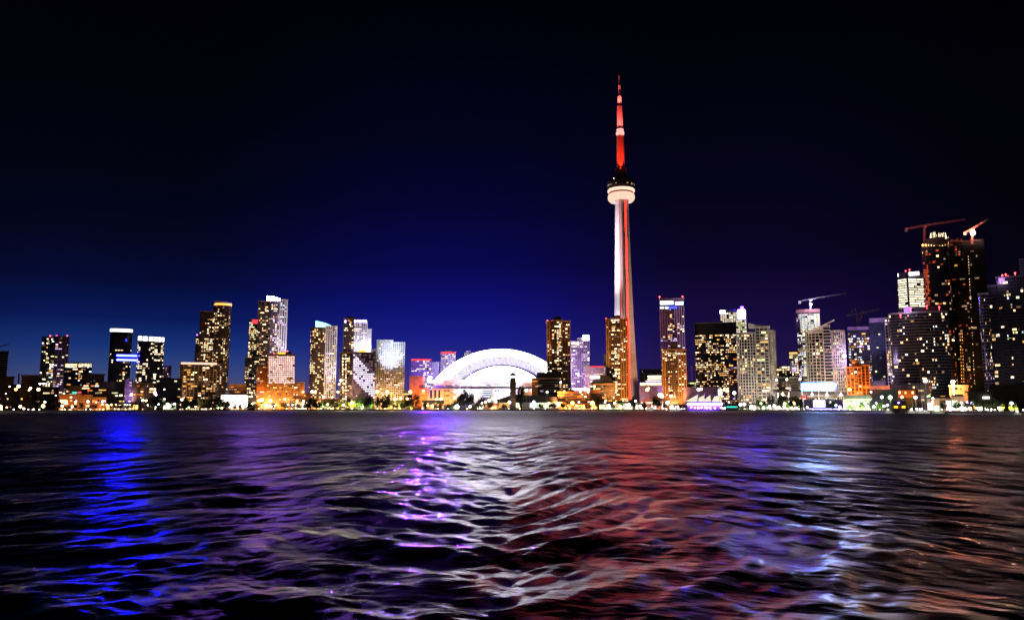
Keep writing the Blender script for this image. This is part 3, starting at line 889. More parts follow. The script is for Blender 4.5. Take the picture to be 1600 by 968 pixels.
# added unseen spots: shaft lit from both sides, antenna from below
for (lx, ly, z, tzz, pw, col, ang) in ((-220, -95, 10, 110, 13000, (.95, .74, .86), 30), (-220, -95, 20, 290, 24000, (.95, .72, .84), 20),
                                       (140, -120, 8, 50, 500, (1, .55, .36), 50), (140, -120, 8, 200, 1500, (1, .5, .3), 40), (40, -90, 5, 20, 160, (1, .7, .6), 60)):
    lamp_light(s.w(lx, ly, z), col, pw * 1000, 'SPOT', s.w(0, 0, tzz), ang, 2, .9)
for a in (-90, -30, 210):
    x, y = 17 * cos(R(a)), 17 * sin(R(a))
    lamp_light(s.w(x, y, tz(276)), (1, .12, .06), 420000, 'SPOT', s.w(0, 0, tz(225)), 34, .5, .6)
    x, y = 7 * cos(R(a)), 7 * sin(R(a))
    lamp_light(s.w(x, y, tz(168)), (1, .26, .24), 260000, 'SPOT', s.w(0, 0, tz(136)), 26, .4, .8)
    x, y = 9 * cos(R(a)), 9 * sin(R(a))
    lamp_light(s.w(x, y, tz(206)), (1, .18, .16), 420000, 'SPOT', s.w(0, 0, tz(165)), 24, .5, .8)

# ================================================================== right of the needle
s = Site('convention_centre', 'long white-lit glass convention building behind, right of the needle tower foot', 'building', 1017, 1500)
block(s, 999, 1042, 577, wall='gdark', trim='dark', style='slab', wins=('dimp',), p=.02, fh=5, d=30)
for k, y in enumerate((586.5, 590.5, 594, 597.5, 600.5)):
    s.box('lit_floor', (1012, 1012, 1009, 1000, 1000)[k], 1034, y, y + 2.2, W['ww' if k != 2 else 'lilac'], -2, .4)
for px in (1006.5, 1017, 1027): s.box('mast', px - .2, px + .2, 583, 603, M['white'], -5, .6)
s = Site('low_building', 'windowless maroon wall block between the needle tower foot and the brown twin tower', 'building', 1017, 1380)
block(s, 999, 1041, 603, wall='purp', trim='purp', p=0, d=20)
wash_spot(s, 1017, (1, .45, .4), 22, 1017, 612, dist=40, z=15, angle=110)
s = Site(OT, 'slim glass tower with a white and blue sign band and red corner lights', 'tower', 1049, 1420)
block(s, 1030.5, 1068.5, 467, wall='gpurp', trim='purp', style='piergrid', wins=('ww', 'warm', 'lilac'), p=.2, bay=4.2, cluster=.8, dark_top=5)
m = MB(); s.box('', 1031.5, 1052, 470, 475.5, None, -1.4, .6, mb=m); s.box('', 1055, 1067.5, 471, 476, None, -1.4, .6, mb=m); s.box('', 1031.5, 1037, 479, 482, None, -1.4, .6, mb=m); s.box('', 1039, 1044, 479, 482, None, -1.4, .6, mb=m)
m.build('sign_band', emis('pale sign', (.75, .95, .95), 2.4, .7, scale=.6), s.r)
s.box('blue_sign', 1044.5, 1058, 478.5, 481.5, emis('blue lettering light', (.03, .04, 1), 5, .1), -1.4, .6)
s.box('roof_frame', 1031, 1068, 465, 466, M['purp'], 0, 12)
beacon(s, 1030.5, 463.5, 1, 1.2); beacon(s, 1066.5, 463, 1, 1.2)
wash_spot(s, 1049, LILAC, 240, 1049, 540, dist=70, z=6, angle=80)
s = brown('shorter brown tower standing right in front of the slim glass tower', 1034, 1072, 547, 1047, 1058, 537, 1290)
wash_spot(s, 1053, ORANGE, 900, 1053, 590, dist=60, z=5, angle=90); wash_spot(s, 1055, (1, .4, .05), 120, 1055, 632, dist=16, z=3, angle=120)
s = Site('transmission_mast', 'thin lattice mast between the brown tower and the black slab office', 'mast', 1079, 1380)
m = MB(); a = s.p(1081, 600); b = s.p(1081, 571); m.truss((a[0], 0, GZ), (b[0], 0, b[1]), 2.0, 14, .25); a = s.p(1076, 578); b = s.p(1084, 578); m.tube((a[0], 0, a[1]), (b[0], 0, b[1]), .35); m.build('lattice', M['steel'], s.r)
s = Site('low_building', 'small bright white kiosk block at the corner of the black slab office', 'building', 1081, 1360)
block(s, 1074, 1088, 596, wall='dark', trim='dark', wins=('cw', 'green'), p=.8, d=10, bay=4)
s = Site(OT, 'wide black slab office with rows of amber lit floors and a dark top', 'tower', 1117, 1330)
block(s, 1085, 1150, 505, wall='gdark', trim='black', style='slab', wins=('warm', 'gold', 'ww', 'warm'), p=.5, bay=2.9, fh=3.5, dark_top=5, cluster=.9, most=100, slabt=.9)
m = MB()
s.box('', 1084.4, 1085.2, 504, 640, None, -1.6, 1.2, mb=m, base=GZ); s.box('', 1084.4, 1150.8, 503.2, 504.2, None, -1.6, 1.2, mb=m); m.build('edge_frame', M['steel'], s.r)
s = Site('low_building', 'purple-grey podium wall behind the white sail canopies', 'building', 1100, 1240)
block(s, 1068, 1122, 606, wall='purp', trim='purp', p=0, d=20)
wash_spot(s, 1095, (.9, .5, .6), 16, 1095, 618, dist=40, z=12, angle=110)
s = Site(OT, 'brightly lit office tower with a glowing blue crest, behind the black slab office', 'tower', 1143, 1550)
block(s, 1125, 1166, 487, wall='gdark', trim='pale', style='piergrid', wins=('full', 'green', 'full'), p=.9, bay=4, fh=4, cluster=0, most=90)
s.box('crest', 1157, 1161.5, 478.5, 489, emis('blue crest light', (.006, .0016, 1), 500, .1, True), -2, 3); s.box('crest', 1153, 1164, 483.5, 498, emis('lilac crest light', (.42, .2, 1), 40, .1, True), -1.6, 1)
s.box('roof_light', 1124.5, 1133, 484.5, 490, E['white'], -1.4, 1)
s.box('roof_room', 1134, 1150, 482.5, 487, M['dark'], 3, 10)
s = Site('apartment_tower', 'dim red and violet block squeezed between the black slab and the gridded condominium', 'tower', 1149, 1290)
block(s, 1138, 1156, 552, wall='gpurp', trim='dark', wins=('orange', 'lilac', 'warm'), p=.35, bay=4)

def condo(label, parts, Y, px, lit=.22):
    s = Site('condominium_tower', label, 'tower', px, Y)
    for (xl, xr, yt, ly, sh) in parts:
        block(s, xl, xr, yt, ly=ly, shape=sh, wall='gdark', trim='slab', style='grid', wins=('warm', 'ww', 'warm', 'green'), p=lit, bay=6.2, fh=4.3, slabt=.9, pierw=.42, cluster=.8, most=70)
    return s
s = condo('beige gridded condominium with a stepped sloping roof, beside the black slab office', [(1180, 1200, 511, -4, 'box'), (1198, 1211, 517, -1, 'round'), (1150.5, 1182, 520, -2, 'round')], 1130, 1181)
m = MB(); a = s.p(1169, 507, 0)[0]; b = s.p(1179, 507, 0)[0]; c = s.p(1203, 510, 0)[0]
m.slope([(a, 2), (b, -3), (c, -3), (c, 18), (a, 18)], s.zz(513), [s.zz(503.5), s.zz(507), s.zz(509.5), s.zz(509.5), s.zz(503.5)]); m.build('roof_wing', M['pale'], s.r)
wash_spot(s, 1165, (1, .82, .6), 420, 1180, 560, dist=75, z=6, angle=80); wash_spot(s, 1195, (1, .82, .6), 200, 1190, 600, dist=50, z=6, angle=110)
MIDS = [
    ('small block with rows of warm windows, between the gridded condominium and the lit stub tower', 1213, 1234, 571, 1300, 'dark', 'tan', ('warm', 'ww', 'green'), .5, 4),
    ('stub tower with an orange top floor, below the tower topped by the white crane', 1232, 1247, 549, 1350, 'gdark', 'dark', ('ww', 'green', 'warm'), .8, 4),
    ('low mixed block with many warm windows behind the slanted white columns', 1211, 1262, 590, 1150, 'dark', 'slab', ('warm', 'ww', 'lilac', 'dim'), .42, 4.5),
    ('low dark red building right of the orange stepped building', 1356, 1384, 596, 1120, 'dark', 'dark', ('dimr', 'warm'), .12, 5),
    ('dark slab block behind the harbour masts, at the foot of the balcony tower', 1392, 1450, 601, 1030, 'dark', 'dark', ('warm', 'dim'), .1, 5),
    ('low ochre building with lit stair openings at the foot of the tallest unfinished tower', 1483, 1512, 603, 900, 'tan', 'tan', ('orange', 'gold'), .4, 5),
    ('long unlit shed with one white rectangular sign, near the right edge', 1512, 1552, 613, 800, 'dark', 'dark', ('dim',), .03, 6),
    ('black unlit bulk of a warehouse under the balcony tower at the right edge', 1546, 1640, 603, 850, 'dark', 'dark', ('dim',), .02, 6),
]
for (lb, xl, xr, yt, Y, wl, tr, wn, p, by) in MIDS:
    s = Site('low_building', lb, 'building', (xl + xr) / 2, Y)
    block(s, xl, xr, yt, d=14, wall=wl, trim=tr, wins=wn, p=p, bay=by, most=50, fh=3.6, cluster=.3)
    if 'stub' in lb: s.box('top_floor', 1233, 1246, 550, 552.5, E['shopo'], -1.4, .5)
    if 'sign' in lb: s.box('white_sign', 1535, 1546, 619.3, 622.3, E['white'], -2, .6)
    if 'ochre' in lb:
        wash_spot(s, 1488, (1, .45, .08), 70, 1490, 612, dist=20, z=14, angle=110)
        x, z = s.p(1489, 596.5, -6); m = MB(); m.ball((x, -6, z), 1.8); m.tube((x, -6, z), (x, -6, GZ), .2); m.build('floodlight', emis('orange star light', (1, .24, .1), 900, .1, True), s.r)

s = Site('unfinished_tower', 'tower under construction glowing white inside, topped by a white-lit crane', 'tower', 1262, 1380)
block(s, 1247, 1281, 489, wall='gdark', trim='pale', style='piergrid', wins=('full', 'cw', 'full'), p=.9, bay=5.2, fh=3.6, cluster=0, most=100, pierw=.5)
s.box('roof_formwork', 1243.5, 1281, 483, 488.5, surf('rust formwork', (.2, .09, .09)), -2, 16)
block(s, 1244, 1250, 495, ly=-3, wall='purp', trim='purp', style='slab', wins=('cw', 'lilac'), p=.5, bay=3, d=8, cap=False)
wash_spot(s, 1240, LILAC, 300, 1250, 530, dist=50, z=60, angle=60)
def crane(label, px, Y, base, cab, jl, jr, tipup=6, mat='steel', light=None, w=1.8, leaning=0, lum=None):
    """tower crane: base and cab are pixel rows, jl and jr the pixel ends of counter jib and jib"""
    s = Site('tower_crane', label, 'crane', px, Y)
    a = s.p(px + leaning, base); b = s.p(px, cab)
    m = MB(); m.truss((a[0], 0, a[1] - 3), (b[0], 0, b[1]), w, 12, .22); m.build('mast', M[mat], s.r)
    m = MB(); q = s.p(jr[0], jr[1]); m.truss((b[0], 0, b[1] + .5), (q[0], -2, q[1]), w, 22, .2); m.build('jib', M[mat], s.r)
    m = MB(); c = s.p(jl[0], jl[1]); m.truss((b[0], 0, b[1] + .5), (c[0], 2, c[1]), w, 7, .2); m.build('counter_jib', M[mat], s.r)
    m = MB(); m.box(c[0] - 1.4, c[0] + 2.4, .8, 3.2, c[1] - 4, c[1] + .6); m.build('counterweight', M['conc'], s.r)
    m = MB(); m.box(b[0] + .8, b[0] + 3.2, -1.8, 1.2, b[1] - 2.6, b[1]); m.build('cab', M[mat], s.r)
    if tipup:
        m = MB(); t = b[1] + tipup
        m.tube((b[0] - 1, 0, b[1]), (b[0], 0, t), .35); m.tube((b[0] + 1, 0, b[1]), (b[0], 0, t), .35)
        m.build('apex', M[mat], s.r)
        m = MB(); m.tube((b[0], 0, t), ((b[0] + q[0]) / 2, -1, (b[1] + q[1]) / 2 + 1), .14); m.tube((b[0], 0, t), (c[0], 1, c[1] + 1), .14); m.build('tie_rod', M[mat], s.r)
    if light:
        m = MB(); m.ball((b[0] + .5, -2.5, b[1] + light[1]), light[2]); m.build('floodlight', E[light[0]], s.r)
    if lum:
        lamp_light(s.w(b[0] + lum[2], -14, b[1] - 8), lum[0], lum[1] * 1000, rad=1)
    return s
crane('white-lit hammerhead crane on the tower glowing white inside', 1266, 1378, 482, 467.5, (1249, 470.5), (1323, 458), 0, 'steel', ('lampc', -9, 2.2), 1.6, lum=((.75, .65, 1), 110, 2))
s = condo('beige gridded condominium with an upturned roof fin and a blue-white sign before it', [(1258, 1300, 518, 0, 'round'), (1298, 1320, 517, 2, 'round'), (1285, 1296, 509, -2, 'box')], 1080, 1289, .24)
m = MB(); a = s.p(1262, 518, -5)[0]; b = s.p(1287, 508, -5)[0]; c = s.p(1304, 500.5, -5)[0]
za, zb_, zc = s.zz(518), s.zz(508.5), s.zz(500)
m.add([(a, -5, za), (b, -5, zb_), (c, -5, zc), (c, 14, zc), (b, 14, zb_), (a, 14, za), (a, -5, za + 1.2), (b, -5, zb_ + 1.2), (c, -5, zc + .6), (c, 14, zc + .6), (b, 14, zb_ + 1.2), (a, 14, za + 1.2)],
      [(0, 1, 7, 6), (1, 2, 8, 7), (6, 7, 10, 11), (7, 8, 9, 10), (0, 5, 4, 1), (1, 4, 3, 2), (2, 3, 9, 8), (0, 6, 11, 5), (5, 11, 10, 4), (4, 10, 9, 3)]); m.build('roof_fin', M['pale'], s.r)
m = MB(); m.slope([(s.p(1262, 518)[0], 0), (b, 0), (b, 14), (s.p(1262, 518)[0], 14)], za - 2, [za, zb_, zb_, za]); m.build('roof_room', M['pale'], s.r)
wash_spot(s, 1275, (1, .85, .62), 420, 1288, 560, dist=75, z=6, angle=80); wash_spot(s, 1305, (1, .82, .6), 180, 1300, 600, dist=50, z=6, angle=110)
x, z = s.p(1319, 556, -5); m = MB(); m.ball((x, -5, z), 2.4); m.tube((x, -5, z), (x, 3, z), .3); m.build('floodlight', E['lampc'], s.r)
lamp_light(s.w(x + 2, -12, z), LILAC, 90000)

s = Site('orange_building', 'stepped orange sandstone building glowing amber', 'building', 1340, 1040)
block(s, 1322, 1346, 574, wall='gbrn', trim='orange', style='piergrid', wins=('orange', 'warm', 'orange'), p=.2, bay=4.4, fh=4, most=50)
block(s, 1330, 1343, 563, ly=5, wall='orange', trim='orange', style='slab', wins=('orange',), p=.2, bay=4.4, d=12)
block(s, 1345, 1358, 571, ly=2, wall='gbrn', trim='orange', style='piergrid', wins=('orange', 'gold'), p=.12, bay=4, fh=4)
for px in (1328, 1338, 1351): wash_spot(s, px, (1, .32, .03), 150, px, 605, dist=24, z=4, angle=90)
x, z = s.p(1337, 581, -2); m = MB(); m.ball((x, -2, z), 1.2); m.box(x - .3, x + .3, -1.5, 0, z - .3, z + .3); m.build('floodlight', E['lampw'], s.r)
s = Site('tower_crane', 'leaning lattice crane with a pink-lit mast and raised tip, over the mauve-roofed tower', 'crane', 1345, 1260)
a = s.p(1329, 545); b = s.p(1349, 484); 
m = MB(); m.truss((a[0], 0, a[1]), (b[0], 0, b[1]), 2.4, 16, .35); m.build('luffing_boom', M['redst'], s.r)
a = s.p(1323, 493.5, 10); b = s.p(1375, 483, 10); c = s.p(1339, 490, 10); t = s.p(1336, 481.5, 10)
m = MB(); m.truss((a[0], 10, a[1]), (b[0], 10, b[1]), 2, 20, .35); m.build('jib', M['steel'], s.r)
m = MB(); m.tube((t[0], 10, t[1]), (a[0], 10, a[1]), .3); m.tube((t[0], 10, t[1]), (c[0], 10, c[1]), .5); m.build('apex', M['steel'], s.r)
m = MB(); q = s.p(1341, 540, 10); m.truss((c[0], 10, c[1]), (c[0], 10, q[1]), 2, 12, .3); m.build('mast', M['steel'], s.r)
lamp_light(s.w(c[0], -20, q[1]), (1, .6, .6), 300000)
s = Site(AP, 'mauve-roofed glass tower with white windows behind the orange building', 'tower', 1343, 1230)
block(s, 1324, 1362, 514, wall='gblue', trim='dark', style='slab', wins=('cw', 'ww', 'lilac'), p=.33, bay=4, fh=4, most=80)
s.box('parapet_band', 1324, 1362, 510, 515, M['purp'], -1.5, 20)
s = Site(AP, 'nearly unlit glass tower with a tall mauve parapet', 'tower', 1371, 1200)
block(s, 1358, 1388, 502, wall='gblue', trim='gdark', style='slab', wins=('green', 'dimp'), p=.04, bay=4, fh=4)
s.box('parapet_band', 1358, 1388, 496.5, 503, M['purp'], -1.5, 20)
wash_spot(s, 1345, LILAC, 260, 1350, 520, dist=55, z=60, angle=70); wash_spot(s, 1372, LILAC, 220, 1372, 505, dist=55, z=60, angle=60)
s = Site(AP, 'narrow tower of lilac-lit framed balconies left of the broad balcony tower', 'tower', 1389, 1130)
block(s, 1382, 1401, 497, wall='gdark', trim='pale', style='grid', wins=('lilac', 'ww', 'warm', 'lilac'), p=.3, bay=4, fh=4.4, pierw=.3, slabt=.5)
wash_spot(s, 1385, LILAC, 330, 1390, 560, dist=60, z=6, angle=80)
s = Site(OT, 'white-lit office tower seen corner-on with a bright sign band on both faces', 'tower', 1421, 1700)
block(s, 1401.5, 1443, 433, shape='V0.38', wall='gdark', trim='dark', style='slab', wins=('full',), p=.96, bay=8, fh=5.2, cluster=0, band=True, most=100, slabt=1.2, wname='wall')
block(s, 1402, 1442.5, 424.5, shape='V0.38', wall='purp', trim='purp', style='none', p=0, zb=s.zz(434.5), cap=False)
s.box('sign', 1402.5, 1409, 427, 432, E['white'], 12, 2); s.box('sign', 1420, 1436, 424.5, 430, E['white'], -1, 1.2)
s.box('dark_corner', 1415.5, 1418.5, 424, 520, M['black'], -3.5, 3)
beacon(s, 1415, 423, 3, 1.2); beacon(s, 1421, 421, 3, 1.2)

s = Site('condominium_tower', 'broad black tower of thin curved balcony bands with a violet roof room', 'tower', 1434, 1060)
block(s, 1388, 1481, 488, shape='round', wall='gdark', trim='conc', style='slab', wins=('warm', 'ww', 'cw', 'warm'), p=.12, bay=3.3, fh=4.0, cluster=.8, slabt=.35, most=100, d=34)
block(s, 1403, 1467, 481.5, ly=8, shape='round', wall='dark', trim='dark', style='none', p=0, zb=s.zz(490), d=20)
s.box('violet_room', 1412, 1424, 479, 487, surf('violet room', (.4, .25, .55)), 2, 8)
for px, py in ((1423, 482), (1448, 478), (1467.5, 479.5), (1407, 492)): beacon(s, px, py, 2, .9)
lamp_light(s.w(s.x(1416, 480), -10, s.zz(484)), LILAC, 14000)
wash_spot(s, 1400, LILAC, 130, 1398, 590, dist=50, z=6, angle=80); wash_spot(s, 1450, (.9, .8, .85), 60, 1445, 570, dist=70, z=6, angle=80)

s = Site('unfinished_tower', 'very tall unfinished round-fronted tower with spiky lit rods at its top', 'tower', 1466, 1180)
block(s, 1440, 1482, 384, shape='round', wall='gdark', trim='dark', style='slab', wins=('dimr', 'dim', 'dimr', 'warm'), p=.13, bay=4, fh=4.2, most=60, d=36)
block(s, 1447, 1482, 372, ly=3, shape='round', wall='dark', trim='dark', style='slab', wins=('gold', 'dim'), p=.1, bay=4, fh=4.2, d=26, zb=s.zz(386))
for k in range(14):
    x, z = s.p(1453 + k * 2.0, 370 - (k % 3), 4); q = MB(); dx = random.uniform(-2, 2); q.tube((x, 5, z - 3), (x + dx, 4, z + 4 + random.random() * 3), .4); q.build('lit_rod', W['ww'], s.r)
for k in range(9):
    s.box('work_light', 1441 + k * 4.4, 1442.6 + k * 4.4, 381 + random.random() * 2, 384, E['lampo'] if k < 2 else W['warm'], -2, .8)
m = MB()
for k in range(44):
    for i in range(3):
        if random.random() < .35: continue
        x0 = 1442.6 + k * .16 + i * 2.6; y0 = 410 + k * 3.6
        s.box('', x0, x0 + 1.7, y0, y0 + 2.2, None, -2.5 + 5 * (2 - i) * .5, .3, mb=m)
m.build('red_work_light', W['dimr'], s.r).__setitem__('kind', 'stuff')
wash_spot(s, 1490, (1, .4, .1), 250, 1488, 590, dist=40, z=5, angle=80)
s.box('violet_panel', 1485, 1487, 522, 526, E['bluew'], -2, 1) if 0 else None
crane('dark red hammerhead crane beside the spiky unfinished tower top', 1444, 1176, 384, 352.5, (1415, 357.5), (1509, 343), 0, 'redst', None, 1.9, lum=((1, .35, .3), 9, -4))
s = Site('unfinished_tower', 'dark flat-topped unfinished tower right of the spiky-topped one, carrying a starlike floodlight', 'tower', 1510, 1200)
block(s, 1482, 1504, 378, wall='gdark', trim='dark', style='slab', wins=('dim', 'dimr'), p=.12, bay=4, fh=4.2, d=30)
block(s, 1503, 1537, 376, ly=3, wall='black', trim='black', style='slab', wins=('dim',), p=.05, bay=4, fh=4.2, d=30)
for k in range(46):
    if random.random() < .8: s.box('work_light', 1512.5 + k * .22, 1513.5 + k * .22, 400 + k * 4.4, 401.3 + k * 4.4, W['warm'], -1.5, .5)
for k in range(16):
    for i in range(2): s.box('hoist_light', 1499.5 + k * .18 + i * 3.2, 1500.7 + k * .18 + i * 3.2, 520 + k * 5, 522 + k * 5, W['gold' if k % 3 else 'orange'], -3, .5)
m = MB(); a = s.p(1484, 381, -2)
for k in range(9):
    x0, z0 = s.p(1484 + k * 2.2, 378, -1); m.tube((x0, -1, z0), (x0 + 1.5, -1, z0 + 2.5 + (k % 3) * 1.4), .3); m.tube((x0, -1, z0 + 2), (x0 + 2.4, -1, z0 + 1.2), .25)
m.build('formwork_frame', M['redst'], s.r)
crane('crane with a starlike white floodlight over the dark flat-topped tower', 1519, 1198, 378, 358, (1507, 363), (1546, 341), 0, 'redst', ('pinkstar', -6, 3.0), 1.9, lum=((1, .6, .5), 12, 0))
s = Site('condominium_tower', 'broad balcony tower stepping up to the right edge, with violet framed balconies', 'tower', 1575, 1020)
block(s, 1556, 1640, 431, shape='box', wall='gdark', trim='dark', style='slab', wins=('warm', 'ww', 'cw', 'green'), p=.11, bay=3.3, fh=4.0, cluster=.8, slabt=.4, most=90, d=34, dark_top=1)
block(s, 1543, 1557, 447, ly=2, wall='gdark', trim='dark', style='slab', wins=('warm', 'ww'), p=.2, bay=4.2, fh=4.6, slabt=.4)
block(s, 1528, 1544, 459, ly=-2, shape='round', wall='gdark', trim='conc', style='slab', wins=('lilac', 'ww', 'warm'), p=.13, bay=4.4, fh=4.4, pierw=.3, slabt=.5)
s.box('violet_room', 1560, 1570, 434, 441, MATS['violet room'], -2, 4)
for px, py in ((1558, 440.5), (1566, 430), (1571.5, 428.5), (1575, 431.5), (1586, 426.5)): beacon(s, px, py, 1, .9)
wash_spot(s, 1522, LILAC, 60, 1534, 540, dist=60, z=6, angle=80); wash_spot(s, 1580, (.9, .8, .8), 40, 1575, 540, dist=70, z=6, angle=80)
lamp_light(s.w(s.x(1563, 436), -12, s.zz(438)), LILAC, 12000)
s = Site(OT, 'faint slender tower top behind the stepped balcony tower at the edge', 'tower', 1600, 1500)
block(s, 1593, 1606, 405, wall='gblue', trim='purp', wins=('dimp',), p=.02)
# ================================================================== waterfront structures
s = Site('sail_pavilion', 'row of four white peaked sail canopies over a violet-lit deck', 'pavilion', 1100, 1060)
def tri(name, pts, ly, mat, ridge=4):
    """tensioned canopy: front outline in pixels, rising to a back edge"""
    v = [s.p(px, py, ly) for px, py in pts]
    m = MB(); n = len(v)
    m.add([(x, ly, z) for x, z in v] + [(x + .6, ly + ridge, z - .1) for x, z in v], [tuple(range(n)), tuple(range(2 * n - 1, n - 1, -1))] + [(i, n + i, n + (i + 1) % n, (i + 1) % n) for i in range(n)])
    return m.build(name, mat, s.r)
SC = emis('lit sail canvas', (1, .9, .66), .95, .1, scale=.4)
tri('sail_canopy', [(1071, 626.5), (1078, 627.5), (1088, 627), (1090, 616)], 0, SC)
tri('sail_canopy', [(1090.5, 627), (1099, 627), (1100, 617), (1092, 621)], 1, SC)
tri('sail_canopy', [(1101, 627), (1110.5, 627), (1109.5, 617), (1102.5, 622)], 0, SC)
tri('sail_canopy', [(1112, 627.5), (1127, 628), (1124.5, 617.5), (1116, 619)], 1, SC)
for px in (1090, 1100.3, 1110, 1124): 
    x, z = s.p(px, 614.5, 1); m = MB(); m.tube((x, 1, GZ), (x, 1, z), .35, .2); m.build('mast', M['pale'], s.r)
s.box('roof_edge_light', 1074, 1128, 630, 632, emis('lilac white edge', (.6, .38, 1), 60, .1, True), -1, 10)
s.box('fascia', 1078, 1126, 627.5, 630, surf('blue fascia', (.06, .04, .3)), -.5, 9)
s.box('deck_wall', 1074, 1128, 632, 639, surf('violet wall', (.12, .05, .35)), 1, 8, base=GZ)
for px, py in ((1086, 636.5), (1091, 637), (1096, 636), (1104, 637), (1109, 636.5), (1117, 637), (1080, 635.5)):
    s.box('deck_light', px - .8, px + .8, py - .8, py + .8, E['lampv'], -1.4, .5)
lamp_light(s.w(0, -8, 10), (.3, .15, 1), 60000)
s.box('ice_sign', 1122, 1128, 608, 617, E['white'], 20, 1)

s = Site('pier_shelter', 'low dark pier shelter with a teal light strip, beside the white sail canopies', 'shelter', 1143, 1010)
s.box('roof', 1131, 1154, 631, 633, M['black'], 0, 8); s.box('light_strip', 1135, 1152, 634.3, 636.3, E['teal'], .5, .4)
s.box('wall', 1133, 1153, 633, 640, M['dark'], 2, 5, base=GZ)

s = Site('concert_stage', 'open-air stage with a grey tensioned roof, slanted white columns and a big screen', 'stage', 1270, 960)
m = MB()
pts = [(1208, 608.5), (1230, 610), (1260, 612), (1290, 611), (1324, 612.5)]; bot = [(1208, 612), (1232, 619), (1260, 619.5), (1292, 619.5), (1324, 617)]
v = [s.p(a, b, 14) for a, b in pts] + [s.p(a, b, 0) for a, b in bot]
m.add([(x, 14, z) for x, z in v[:5]] + [(x, 0, z) for x, z in v[5:]], [(i, 5 + i, 6 + i, i + 1) for i in range(4)])
m.build('canopy', surf('grey canopy fabric', (.5, .46, .42), .7, 0, .25, .5), s.r)
m = MB()
for i in range(4):
    m.tube((v[5 + i][0], 0, v[5 + i][1]), (v[6 + i][0], 0, v[6 + i][1]), .4)
    m.tube((v[i][0], 14, v[i][1]), (v[6 + i][0], 0, v[6 + i][1]), .25); m.tube((v[i + 1][0], 14, v[i + 1][1]), (v[5 + i][0], 0, v[5 + i][1]), .25)
m.build('truss', M['steel'], s.r)
for (x0, y0, x1, y1, wd) in ((1202.5, 613, 1206, 631, 1.7), (1214, 613, 1217.5, 637, 1.7), (1232.5, 612, 1233.5, 632, 1.1), (1252.5, 611, 1255.5, 639, 1.2), (1279, 607, 1280, 639, .6)):
    a = s.p(x0, y0, -1); b = s.p(x1, y1, -1); m = MB(); m.tube((a[0], -1, a[1]), (b[0], -1, b[1]), wd, wd * .45, n=8); m.build('column', M['white'], s.r)
    
s.box('screen', 1270.5, 1289, 625, 635.5, E['screen'], -2, 1)
s.box('screen_frame', 1269.5, 1290, 624.3, 636.2, M['black'], -.8, 1)
s.box('back_wall', 1256, 1316, 624, 640, surf('navy drape', (.02, .02, .06)), 8, 3, base=GZ)
for px in (1223, 1269, 1292, 1314):
    x, z = s.p(px, 616 + (px > 1300) * .5, -1); m = MB(); m.ball((x, -1, z), 1.2); m.tube((x, -1, z), (x, -1, z + 3), .15); m.build('stage_light', E['lampy' if px < 1230 else 'lampw'], s.r)
    lamp_light(s.w(x, -4, z - 2), (1, .8, .6), 9000)
s.box('fence_light', 1264, 1316, 638, 639.2, E['bluew'], -3, .3)
lamp_light(s.w(-30, -14, 8), (.7, .8, 1), 40000)
s = Site('illuminated_sign', 'long two-row blue-white sign across the foot of the condominium with the roof fin', 'sign', 1279, 1000)
EB = emis('blue white sign face', (.22, .40, 1), 230, .3, True, scale=.5)
s.box('upper_panel', 1253, 1305, 599.7, 604.3, EB, 0, 1); s.box('lower_panel', 1252.5, 1278, 605.3, 609, EB, 0, 1); s.box('lower_panel', 1283, 1303, 605, 608.5, emis('white sign face', (.55, .75, 1), 140, .3, True), 0, 1)
s.box('frame', 1251, 1307, 596.5, 610, surf('sign frame blue', (.05, .1, .3)), 1.5, 1.5)
for px in (1256, 1279, 1302): s.box('post', px - .4, px + .4, 609, 640, M['steel'], 2, 1, base=GZ)
s = Site('flag', 'red and white flag hanging on a pole beside the concert stage', 'flag', 1257, 940)
a = s.p(1251.6, 617, 0); b = s.p(1261.5, 623.5, 0); m = MB(); w3 = (b[0] - a[0]) / 4
m.box(a[0], a[0] + w3, 0, .1, b[1], a[1]); m.build('red_band', surf('flag red', (.7, .02, .02)), s.r)
m = MB(); m.box(b[0] - w3, b[0], 0, .1, b[1], a[1]); m.build('red_band', MATS['flag red'], s.r)
m = MB(); m.box(a[0] + w3, b[0] - w3, 0, .1, b[1], a[1]); m.build('white_field', M['white'], s.r)
cx = (a[0] + b[0]) / 2; cz = (a[1] + b[1]) / 2; k = (a[1] - b[1]) * .42
leaf = [(0, -1), (.06, -.45), (.6, -.5), (.5, -.25), (1, .15), (.8, .25), (.85, .6), (.5, .5), (.3, .35), (.35, .85), (.18, .75), (0, 1)]
full = leaf + [(-x, y) for x, y in leaf[-2:0:-1]]
m = MB(); m.add([(cx + x * k * .9, -.08, cz + y * k) for x, y in full], [tuple(range(len(full)))]); m.build('maple_leaf', MATS['flag red'], s.r)
m = MB(); m.tube((a[0], .1, GZ), (a[0], .1, a[1] + 1), .2); m.build('pole', M['white'], s.r)
lamp_light(s.w(0, -8, 8), (1, .9, .8), 9000)

